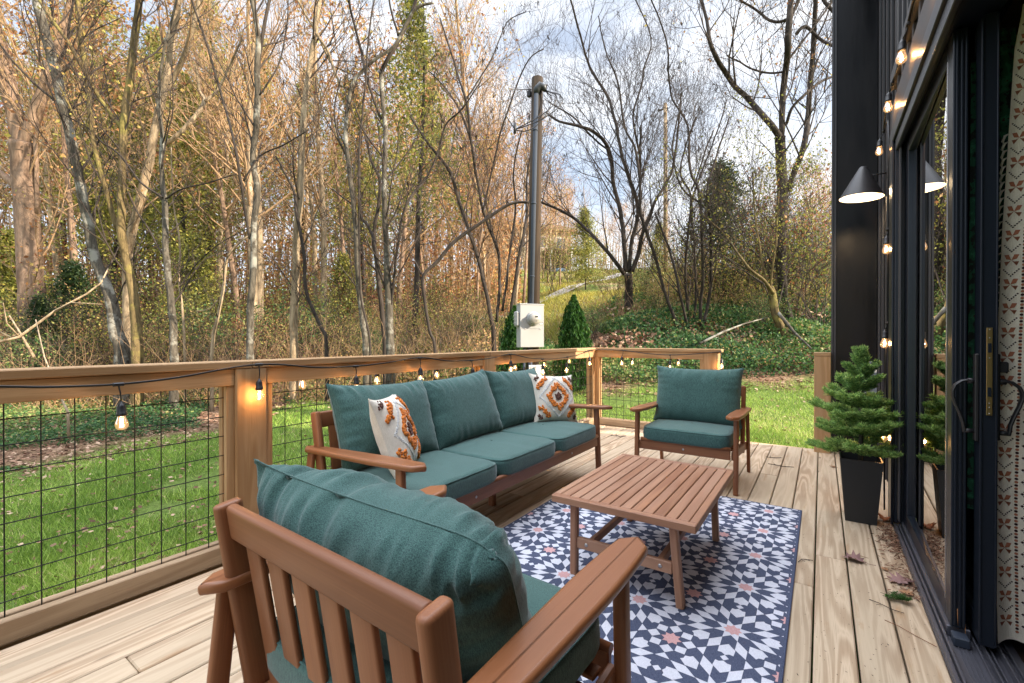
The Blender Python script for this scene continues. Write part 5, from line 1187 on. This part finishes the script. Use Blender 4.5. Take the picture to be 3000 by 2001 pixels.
NOUN = {'bare': 'bare pale tree', 'leafy': 'brown leaved tree', 'golden': 'golden twigged tree', 'pine': 'olive green pine', 'cedar': 'dark green cedar', 'spruce': 'small sunlit conifer'}
bins = {}
for kd, px, d, o in planted: bins.setdefault((kd, min(LM, key=lambda l: abs(l[0] - px))[1]), []).append((d, o))
for (kd, ph), lst in bins.items():
    lst.sort(key=lambda t: t[0])
    for i, (d, o) in enumerate(lst): o['label'] = (NOUN[kd] + ' ' + ph) if len(lst) == 1 else ORD[min(i, 12)] + ' ' + NOUN[kd] + ' ' + ph

bins = {}
for ki, px, d, o in shr: bins.setdefault((ki, min(LM, key=lambda l: abs(l[0] - px))[1].replace('behind', 'near')), []).append((d, o))
for (ki, ph), lst in bins.items():
    lst.sort(key=lambda t: t[0])
    for i, (d, o) in enumerate(lst): o['label'] = (SH[ki][1] if len(lst) == 1 else ORD[i] + ' ' + SH[ki][1]) + ' in the brush ' + ph

# ------------------------------------------------------------------ ground cover
G_ = np.random.default_rng(42)
def samp(n, s0, s1, d0, d1, logd=True):
    s = G_.uniform(s0, s1, n); d = np.exp(G_.uniform(math.log(d0), math.log(d1), n)) if logd else G_.uniform(d0, d1, n)
    x = FW.x * d + RT.x * s * d; y = FW.y * d + RT.y * s * d; return s, d, x, y
def off_deck(x, y): return ~((x > -2.80) & (x < 6.5) & (y < 6.14) & (y > -4))
def fnoise(x, y, f, ph=0.): return (np.sin(x * f + 1.7 * np.sin(y * f * .7 + ph)) + np.sin(y * f * 1.3 + 2.1 * np.sin(x * f * .6 + ph * 2)) + np.sin((x + y) * f * .45 + ph)) / 3
def grass(name, n, s0, s1, d0, d1, hgt, cond, mat, w=.005, tint=None):
    s, d, x, y = samp(n, s0, s1, d0, d1); k = cond(s, d, x, y) & off_deck(x, y); x, y, d = x[k], y[k], d[k]; n = len(x); z = gz(x, y)
    a = G_.uniform(0, 6.28, n); h = hgt * G_.uniform(.4, 1.25, n) * (1 + .4 * fnoise(x, y, 3)); ln = h * G_.uniform(.3, 1.1, n); b = G_.uniform(0, 6.28, n); ww = w * (d / 5) ** .5
    P0 = np.stack([x - ww * np.cos(a), y - ww * np.sin(a), z - .005], 1); P1 = np.stack([x + ww * np.cos(a), y + ww * np.sin(a), z - .005], 1); P2 = np.stack([x + ln * np.cos(b), y + ln * np.sin(b), z + h], 1)
    V = np.stack([P0, P1, P2], 1).reshape(-1, 3); t = G_.uniform(0, .85, n) + (G_.random(n) < .05) * .3 if tint is None else tint(x, y, n)
    tag(np_mesh(name, V, np.arange(n * 3).reshape(-1, 3), mat, {'tint': np.repeat(np.clip(t, 0, 1), 3)}), kind='stuff')
in_lawn = lambda s, d, x, y: (d < lawn_d(s) + .25 * fnoise(x, y, 2.5)) & (fnoise(x, y, 2.1, 4) + .35 * fnoise(x, y, 6.1, 1) < .40 + .25 * G_.random(len(x)))
grass('lawn_grass', 210000, -1.25, .75, 2.6, 10.6, .060, in_lawn, M['grass'], .0045, lambda x, y, n: G_.uniform(0, .6, n) + .26 * fnoise(x, y, 1.4) + .22 * fnoise(x, y, 4.3) + (G_.random(n) < .10) * .5 + np.where(x > -2, .22, 0))
grass('field_grass', 110000, -.2, .95, 13, 50, .22, lambda s, d, x, y: (fnoise(x, y, .6) > -.5) & (d > 13.5 + 2 * (s > .3)), M['lf_yg'], .012, lambda x, y, n: np.clip(.55 + .35 * fnoise(x, y, .35) + G_.uniform(-.3, .3, n), 0, 1))
def cover(name, n, s0, s1, d0, d1, size, mat, cond, hfun, flat=.45, tint=None, aspect=.8):
    s, d, x, y = samp(n, s0, s1, d0, d1); k = cond(s, d, x, y) & off_deck(x, y); s, d, x, y = s[k], d[k], x[k], y[k]; n = len(x)
    z = gz(x, y) + hfun(s, d, x, y, n); C = np.stack([x, y, z], 1); t = G_.uniform(0, 1, n) if tint is None else tint(s, d, x, y, n)
    o = leaves(name, C, size * np.clip(d / 9, .8, 2.6) if not callable(size) else size(d), mat, G_, None, aspect, flat, np.clip(t, 0, 1)); tag(o, kind='stuff')
beyond = lambda s, d, x, y: d > lawn_d(s) + .15 * fnoise(x, y, 2.5)
ivy_t = lambda s, d, x, y, n: G_.uniform(0, .7, n) + .3 * fnoise(x, y, .9) + (G_.random(n) < .10) * .5 + np.clip((d - 12) * .06, 0, .3) * (s > .1)
cover('ivy_ground_cover', 90000, -1.3, .0, 5.2, 12.5, .052, M['lf_ivy'], lambda s, d, x, y: beyond(s, d, x, y) & (fnoise(x, y, 1.5, 2) > -.38 + .15 * (d - lawn_d(s) < .4)), lambda s, d, x, y, n: G_.random(n) * (.16 + .12 * fnoise(x, y, 1.9)) * np.clip((d - lawn_d(s)) * 1.2, .2, 1), .5, ivy_t)
cover('ivy_ground_cover', 95000, -.12, .95, 8.5, 15.5, .056, M['lf_ivy'], lambda s, d, x, y: beyond(s, d, x, y) & (d > lawn_d(s) + .15) & (fnoise(x, y, 1.1, 2) > -.65), lambda s, d, x, y, n: G_.random(n) * (.34 + .32 * fnoise(x, y, 1.6)), None, ivy_t)
cover('leaf_litter', 26000, -1.3, .95, 4.8, 16, .075, M['lf_litter'], lambda s, d, x, y: (d > lawn_d(s) - .5), lambda s, d, x, y, n: G_.random(n) * .04 + .005, .25)
cover('leaf_litter', 2600, -1.2, .75, 2.8, 9.5, .055, M['lf_litter'], lambda s, d, x, y: d < lawn_d(s), lambda s, d, x, y, n: G_.random(n) * .03 + .02, .3)
clump = lambda x, y: np.clip(fnoise(x, y, .9, 1) + .35, 0, 1)
br_t = lambda s, d, x, y, n: np.clip(.45 + .35 * fnoise(x, y, .5, 3) + G_.uniform(-.3, .3, n), 0, 1)
cover('undergrowth', 120000, -1.3, -.03, 9.8, 30, .045, M['lf_brush'], lambda s, d, x, y: clump(x, y) > .12, lambda s, d, x, y, n: G_.random(n) ** 1.3 * (.25 + 1.5 * clump(x, y)) * np.clip((d - 8.5) / 5, .25, 1.2), None, br_t)
cover('undergrowth', 50000, .1, .95, 14, 30, .05, M['lf_brush'], lambda s, d, x, y: (clump(x, y) > .2) & ((s > .32) | (d < 18) & (d > 15)), lambda s, d, x, y, n: G_.random(n) ** 1.3 * (.2 + 1.3 * clump(x, y)), None, lambda s, d, x, y, n: np.clip(.62 + .3 * fnoise(x, y, .5, 3) + G_.uniform(-.3, .3, n), 0, 1))
cover('undergrowth', 30000, .0, .95, 9.6, 15.5, .05, M['lf_brush'], lambda s, d, x, y: fnoise(x, y, 1.3, 7) > -.1, lambda s, d, x, y, n: G_.random(n) * (.25 + .25 * fnoise(x, y, 1.6)), None)
cover('leaf_litter', 12000, .0, .95, 9.6, 15.5, .085, M['lf_litter'], lambda s, d, x, y: fnoise(x, y, 1.0, 9) > .0, lambda s, d, x, y, n: G_.random(n) * .25, None)
cover('red_bramble', 9000, -.62, -.36, 13, 17, .05, M['lf_red'], lambda s, d, x, y: fnoise(x, y, 1.1) > -.1, lambda s, d, x, y, n: .2 + G_.random(n) * 1.5, None)
cover('thicket', 80000, -1.35, .02, 24, 52, .070, M['lf_autumn'], lambda s, d, x, y: fnoise(x, y, .55, 5) > -.45, lambda s, d, x, y, n: G_.random(n) ** 1.9 * (6.5 + 3 * fnoise(x, y, .4)), None, lambda s, d, x, y, n: np.clip(.5 + .3 * fnoise(x, y, .4, 3) + G_.uniform(-.35, .35, n), 0, 1))
def stems(name, n, s0, s1, d0, d1, h0, h1, r, mat, lean=.25, cond=None, seed=0, br=2):
    rg = random.Random(seed); mb = MB()
    for i in range(n):
        s = rg.uniform(s0, s1); d = math.exp(rg.uniform(math.log(d0), math.log(d1))); x = FW.x * d + RT.x * s * d; y = FW.y * d + RT.y * s * d
        if cond and not cond(s, d): continue
        z = g1(x, y); h = rg.uniform(h0, h1); dr_ = Vector((rg.gauss(0, lean), rg.gauss(0, lean), 1)).normalized(); P = [Vector((x, y, z - .05))]
        for k in range(4): P.append(P[-1] + dr_ * h / 4); dr_ = (dr_ + Vector((rg.gauss(0, lean * .5), rg.gauss(0, lean * .5), .05))).normalized()
        rr_ = r * (d / 12) ** .5; mb.tube(P, [rr_, rr_ * .9, rr_ * .75, rr_ * .55, rr_ * .3], 3, False)
        for _ in range(br):
            k = rg.randint(1, 3); q = P[k]; e = q + Vector((rg.gauss(0, .35), rg.gauss(0, .35), rg.uniform(.1, .5))) * h * .35; mb.tube([q, (q + e) / 2 + Vector((0, 0, .03)), e], [rr_ * .5, rr_ * .4, rr_ * .2], 3, False)
    tag(mb.build(name, mat), kind='stuff')
stems('brushwood', 2600, -1.3, -.03, 9.5, 24, .5, 2.4, .006, M['twig_p'], .45, None, 1, 3)
stems('brushwood', 1300, -1.3, .0, 10, 24, .6, 3.0, .007, M['twig'], .4, None, 2, 3)
stems('brushwood', 900, .05, .95, 12.5, 26, .5, 2.2, .006, M['twig_p'], .45, lambda s, d: s > .3 or d < 17, 3, 3)
stems('thicket_stems', 900, -1.35, .0, 22, 50, 5, 12, .020, M['twig_p'], .09, None, 4, 4)
stems('thicket_stems', 500, .02, .95, 46, 62, 3, 6.5, .016, M['twig_p'], .09, None, 5, 4)
stems('straw', 900, -1.1, -.55, 3.4, 9, .12, .4, .002, plain('dry_straw', (.50, .38, .20), .9), 1.6, lambda s, d: abs(d - lawn_d(s)) < .6 or (s > -.85 and d < 4.0), 6, 0)

# ------------------------------------------------------------------ things lying about outdoors
def stick(name, label, pts, r, mat, cat='branch', group=None, subs=()):
    P = [at(x, y, d) for x, y, d in pts]; b = P[0].copy(); mb = MB(); n = len(P); mb.tube([p - b for p in P], [r * (1 - .6 * i / (n - 1)) for i in range(n)], 7)
    for st in subs: Q = [at(x, y, d) - b for x, y, d in st]; mb.tube(Q, [r * .55, r * .4, r * .2][:len(Q)], 5)
    o = mb.build(name, mat); o.location = b; tag(o, label, cat, group); return o
stick('fallen_branch', 'long bleached fallen branch slanting up to the leaning grey trunk', [(-20, 1020, 9.0), (57, 1000, 9.2), (160, 925, 9.4), (255, 874, 9.6), (297, 842, 9.8), (318, 800, 9.9)], .030, M['bark_p'], subs=[[(160, 925, 9.4), (210, 900, 9.1), (300, 905, 9.)], [(57, 1000, 9.2), (20, 960, 9.0), (10, 900, 9.)]])
stick('fallen_branch', 'short bleached forked branch in the brush at the far left', [(100, 1060, 9.2), (60, 990, 9.3), (28, 938, 9.4)], .028, M['bark_p'], subs=[[(60, 990, 9.3), (30, 1000, 9.3), (0, 985, 9.3)]])
stick('fallen_branch', 'pale crooked dead branch standing in the ivy seen through the wire mesh', [(200, 1290, 6.6), (198, 1220, 6.7), (183, 1190, 6.8), (175, 1170, 6.8), (130, 1060, 7.4), (105, 950, 7.9)], .020, M['bark_p'])
stick('fallen_branch', 'long straight pale branch lying up the ivy bank left of the oak', [(2050, 1020, 9.6), (2120, 985, 10.2), (2180, 962, 10.7), (2245, 944, 11.2)], .030, M['bark_g'])
stick('fallen_branch', 'brown branch slanting down the bank behind the lone deck post', [(2280, 930, 11.0), (2325, 985, 10.4), (2378, 1036, 9.4)], .045, M['bark_g'])
def lump(name, label, cat, px, d, sz, mat, rz=0, dz=0):
    p = gat(px, d); mb = MB(); P = []
    for i in range(9):
        th = math.pi * i / 8; P.append([(sz[0] * math.sin(th) * math.cos(a) * (1 + .2 * nz3(i, a, d)), sz[1] * math.sin(th) * math.sin(a) * (1 + .2 * nz3(a, i, d)), sz[2] * -math.cos(th)) for a in [2 * math.pi * k / 12 for k in range(13)]])
    mb.grid(P); o = mb.build(name, mat); o.location = p + Vector((0, 0, sz[2] * .6 + dz)); o.rotation_euler = (0, 0, rz); tag(o, label, cat)
lump('cut_log', 'short pale cut log on the bank just above the far railing', 'log', 1988, 9.9, (.17, .08, .07), M['bark_p'], .5, .14)
lump('rock', 'small pale rock standing in the ivy left of the long fallen branch', 'rock', 2098, 10.8, (.06, .05, .12), plain('pale_rock', (.45, .38, .32), .9), 0, .12)
lump('tarp', 'white tarp heap on the grass left of the utility pole', 'tarp', 1406, 24, (.55, .3, .22), plain('white_tarp', (.8, .8, .8), .6))
# far house on the hill
hp = gat(1600, 53); hz = hp.z
fh = empty('hillside_house', hp, 'cream two storey house with a low roof and lower deck, far up the hill', 'house', rz=-YAW + R(18))
cream = plain('cream_siding', (.34, .30, .21), .8); roofm = plain('brown_roof', (.10, .08, .06), .8); dk_ = plain('under_deck_dark', (.03, .025, .02), .7)
mb = MB(); mb.box((-5, 0, -1), (3.2, 7, 5.0), .02); mb.build('wall', cream, fh)
mb = MB(); mb.add([(-5.6, -.7, 4.9), (3.8, -.7, 4.9), (3.8, 7.7, 4.9), (-5.6, 7.7, 4.9), (-5.6, 3.5, 6.6), (3.8, 3.5, 6.6), (-5.6, -.7, 5.1), (3.8, -.7, 5.1)], [(3, 2, 1, 0), (6, 7, 5, 4), (2, 3, 4, 5), (0, 1, 7, 6), (1, 2, 5, 7), (3, 0, 6, 4)]); rf = mb.build('roof', roofm, fh)
mb = MB(); mb.box((-.3, 3, 6.0), (.5, 3.8, 7.4), .02); mb.build('chimney', plain('brick_red', (.25, .10, .07), .9), rf)
for x0, x1, z0, z1 in ((-3.8, -2.6, 2.9, 4.1), (-1.3, -.1, 2.9, 4.1), (1.2, 2.3, 2.9, 4.1), (-4, -3, .4, 1.6)):
    mb = MB(); mb.box((x0 - .1, -.06, z0 - .1), (x1 + .1, -.005, z1 + .1), .01); w_ = mb.build('window', M['white'], fh); mb = MB(); mb.box((x0, -.09, z0), (x1, -.065, z1), .01); mb.build('pane', plain('far_pane', (.10, .12, .14), .15), w_)
mb = MB(); mb.box((-.6, -2.6, 2.2), (4.6, -.01, 2.42), .02); mb.build('balcony', plain('brown_deck', (.14, .09, .06), .8), fh)
mb = MB(); mb.box((-.4, -.05, -.2), (3.0, -.012, 2.1), .01); mb.build('under_deck_shade', dk_, fh)  # dark panel on the solid wall, painted as shade under the balcony
for x in (-.4, 2.1, 4.4): mb = MB(); mb.box((x - .09, -2.5, -.8), (x + .09, -2.32, 2.2), .01); mb.build('post', M['white'], fh)
lump('covered_boat', 'small blue and white covered boat in front of the hillside house', 'boat', 1641, 48, (.9, .5, .36), plain('blue_cover', (.14, .28, .42), .6), -YAW)
# wooden fence on the right skyline
fb_ = gat(2420, 24); fe = empty('privacy_fence', fb_, 'sunlit tan board fence on the rise at the house corner', 'fence', rz=-YAW - R(12))
mb = MB()
for i in range(26): mb.box((-2.0 + i * .16, 0, -.5), (-1.86 + i * .16, .025, 1.75 + .01 * (i % 3)), .004)
mb.build('fence_boards', M['railg'], fe)
mb = MB(); mb.box((-2, .026, .4), (2.1, .07, .5), .004); mb.box((-2, .026, 1.4), (2.1, .07, 1.5), .004); mb.build('fence_rails', M['railg'], fe)
# second pole and power lines
p2 = gat(1950, 34); up = empty('utility_pole', p2, 'bare distant utility pole standing among the thin stems right of the fan shaped tree', 'utility pole')
top = at(1948, 318, 34) - p2
mb = MB(); mb.tube([(0, 0, -.5), tuple(top * .5), tuple(top)], [.17, .15, .13], 12); mb.build('pole_shaft', M['bark_p'], up)
mb = MB(); mb.box(tuple(top + Vector((-.55, -.05, -.45))), tuple(top + Vector((.2, .05, -.35))), .01)
for x in (-.5, -.15): mb.lathe([(.04, 0), (.06, .05), (.03, .12)], Matrix.Translation(top + Vector((x, 0, -.35))), 8)
mb.build('crossarm', M['bark_d'], up)
pl = empty('power_line', at(0, 340, 30), 'thin pale power lines crossing the woods behind the left trees', 'power lines'); pb0 = pl.location.copy()
for y0, y1 in ((338, 345), (412, 420), (540, 548)):
    mb = MB(); P = []
    for i in range(15): t_ = i / 14; P.append(at(-250 + 1750 * t_, y0 + (y1 - y0) * t_ + 26 * 4 * (t_ - .5) ** 2 * -1 + 26, 19 + 4 * t_) - pb0)
    mb.tube(P, .012, 4, False); mb.build('wire', plain('bare_wire', (.45, .42, .40), .4, .6), pl)

# ------------------------------------------------------------------ debris on the deck
OAK = [(0, -.5), (.04, -.30), (.22, -.34), (.16, -.20), (.40, -.12), (.22, -.02), (.44, .14), (.20, .16), (.30, .38), (.10, .30), (0, .5), (-.10, .30), (-.30, .38), (-.20, .16), (-.44, .14), (-.22, -.02), (-.40, -.12), (-.16, -.20), (-.22, -.34), (-.04, -.30)]
def dleaf(x, y, sz, rz, col, label, curl=.25, z0=.004):
    c = Vector((0, 0)); V = [(0, 0, .012 * curl * 4 * sz * 4)]; n = len(OAK); rr = random.Random(int(x * 1e4))
    for u, v in OAK: V.append((u * sz, v * sz, sz * (curl * (abs(u) ** 1.5) * 1.6 + .08 * rr.random()) + .001))
    mb = MB(); mb.add(V, [(0, i + 1, (i + 1) % n + 1) for i in range(n)], None, 0, True); mb.tube([(0, -.48 * sz, .003), (0, -.62 * sz, .004), (.03 * sz, -.78 * sz, .006)], .0012, 4)
    o = mb.build('fallen_leaf', col); o.location = (x, y, z0); o.rotation_euler = (0, 0, rz); sm = o.modifiers.new('thick', 'SOLIDIFY'); sm.thickness = .0008; tag(o, label, 'leaf', 'dry leaves on the deck')
lf = [plain('mauve_leaf', (.22, .12, .11), .7), plain('tan_leaf', (.30, .15, .07), .7), plain('russet_leaf', (.32, .10, .03), .6)]
dleaf(.149, 3.064, .12, 1.3, lf[0], 'curled mauve oak leaf lying across the board joint in front of the planter', .5)
dleaf(.329, 2.925, .13, 2.2, lf[0], 'large pale mauve oak leaf against the door sill')
dleaf(.274, 3.03, .05, .4, lf[1], 'small tan leaf scrap between the two mauve oak leaves')
dleaf(.350, 3.86, .10, 2.9, lf[2], 'bright russet leaf tucked behind the black planter', .8)
dleaf(.335, 2.80, .07, .9, lf[1], 'torn brown leaf at the door sill nearest the camera')
dleaf(.09, 5.2, .06, .9, lf[1], 'small brown leaf by the lone deck post')
def twig(name, label, path, r=.0016, mat=None, subs=()):
    mb = MB(); b = Vector((*path[0], .004)); mb.tube([Vector((*p, .004 + .004 * (i % 2))) - b for i, p in enumerate(path)], r, 5)
    for q in subs: mb.tube([Vector((*p, .004 + .012 * i)) - b for i, p in enumerate(q)], r * .7, 4)
    o = mb.build(name, mat or M['twig']); o.location = b; tag(o, label, 'twig', 'twigs on the deck')
twig('twig', 'thin dark forked twig on the pale board near the door', [(.185, 2.642), (.22, 2.62), (.262, 2.60), (.30, 2.585)], .0016, None, [[(.225, 2.618), (.205, 2.58)], [(.25, 2.606), (.252, 2.57)]])
twig('pine_needle', 'long reddish pine needle pointing at the door sill', [(.226, 2.484), (.27, 2.455), (.32, 2.42), (.372, 2.372)], .0014, plain('needle', (.22, .09, .04), .7))
twig('pine_needle', 'short straight pine needle across the board under the oak leaf', [(.13, 3.13), (.17, 3.14), (.215, 3.135)], .0011, plain('needle2', (.25, .11, .05), .7))
twig('twig', 'dark branched twig beside the right edge of the rug', [(-.10, 2.87), (-.085, 2.91), (-.06, 2.93), (-.035, 2.925)], .002, None, [[(-.085, 2.91), (-.07, 2.87)], [(-.06, 2.93), (-.05, 2.89)]])
twig('twig', 'scatter of pine twigs in the far corner beside the sofa', [(-2.16, 5.33), (-2.10, 5.37), (-2.04, 5.34), (-1.98, 5.38)], .003, None, [[(-2.1, 5.37), (-2.12, 5.42)], [(-2.1, 5.37), (-2.06, 5.29)], [(-2.04, 5.34), (-2.0, 5.29)]])
twig('twig', 'longer dark twig on the boards right of the far armchair', [(-.42, 4.98), (-.36, 4.96), (-.30, 4.95), (-.21, 4.965)], .003, None, [[(-.36, 4.96), (-.38, 5.0)], [(-.3, 4.95), (-.27, 4.92)]])
twig('twig', 'curled twig on the boards nearest the deck edge, right of the far armchair', [(-.46, 5.26), (-.42, 5.24), (-.38, 5.27), (-.33, 5.29)], .003, None, [[(-.42, 5.24), (-.43, 5.29)], [(-.38, 5.27), (-.36, 5.22)]])
rr = random.Random(4); mb = MB(); pts = []; spray(mb, (0, 0, .006), Vector((1, -.25, 0)).normalized(), .085, .001, rr, 2, pts)
sg_ = empty('cypress_sprig', (.232, 2.73, .004), 'small green cypress sprig lying on the boards near the door', 'sprig'); mb.build('stem', plain('sprig_stem', (.05, .09, .03), .8), sg_)
C = np.array([[q.x, q.y, max(q.z, .004)] for q, d, lv in pts for _ in range(3)]) + G_.normal(scale=.003, size=(len(pts) * 3, 3)); C[:, 2] = np.abs(C[:, 2]); leaves('foliage', C[::2], .012, M['lf_thuja'], G_, sg_, .25, .4)
n = 1500; t_ = G_.random(n); yy = 2.75 + 1.15 * t_; dens = np.exp(-((yy - 3.5) / .22) ** 2) + .5 * np.exp(-((yy - 2.9) / .12) ** 2) + .08; k = G_.random(n) < dens; yy = yy[k]; xx = .378 - np.abs(G_.normal(scale=.045, size=len(yy)))
tag(leaves('dry_debris', np.stack([xx, yy, .003 + .012 * G_.random(len(yy))], 1), .022, M['lf_litter'], G_, None, .35, .3, G_.uniform(0, .6, len(yy))), kind='stuff')
n = 420; xx = G_.uniform(-.1, .38, n); yy = 1.8 + 4 * G_.random(n) ** 1.2
tag(leaves('bark_crumbs', np.stack([xx, yy, np.full(n, .0035)], 1), .008, M['samara'], G_, None, .4, .1), kind='stuff')
mb = MB()
for a_, b_ in (((.455, 2.50), (.440, 2.43)), ((.470, 2.47), (.478, 2.52))): mb.tube([(a_[0], a_[1], .04), ((a_[0] + b_[0]) / 2, (a_[1] + b_[1]) / 2, .09), (b_[0], b_[1], .15)], .0012, 4)
o = mb.build('pine_needle', plain('needle3', (.36, .17, .07), .7)); tag(o, 'pair of tan pine needles standing in the door track by the rubber stopper', 'twig')
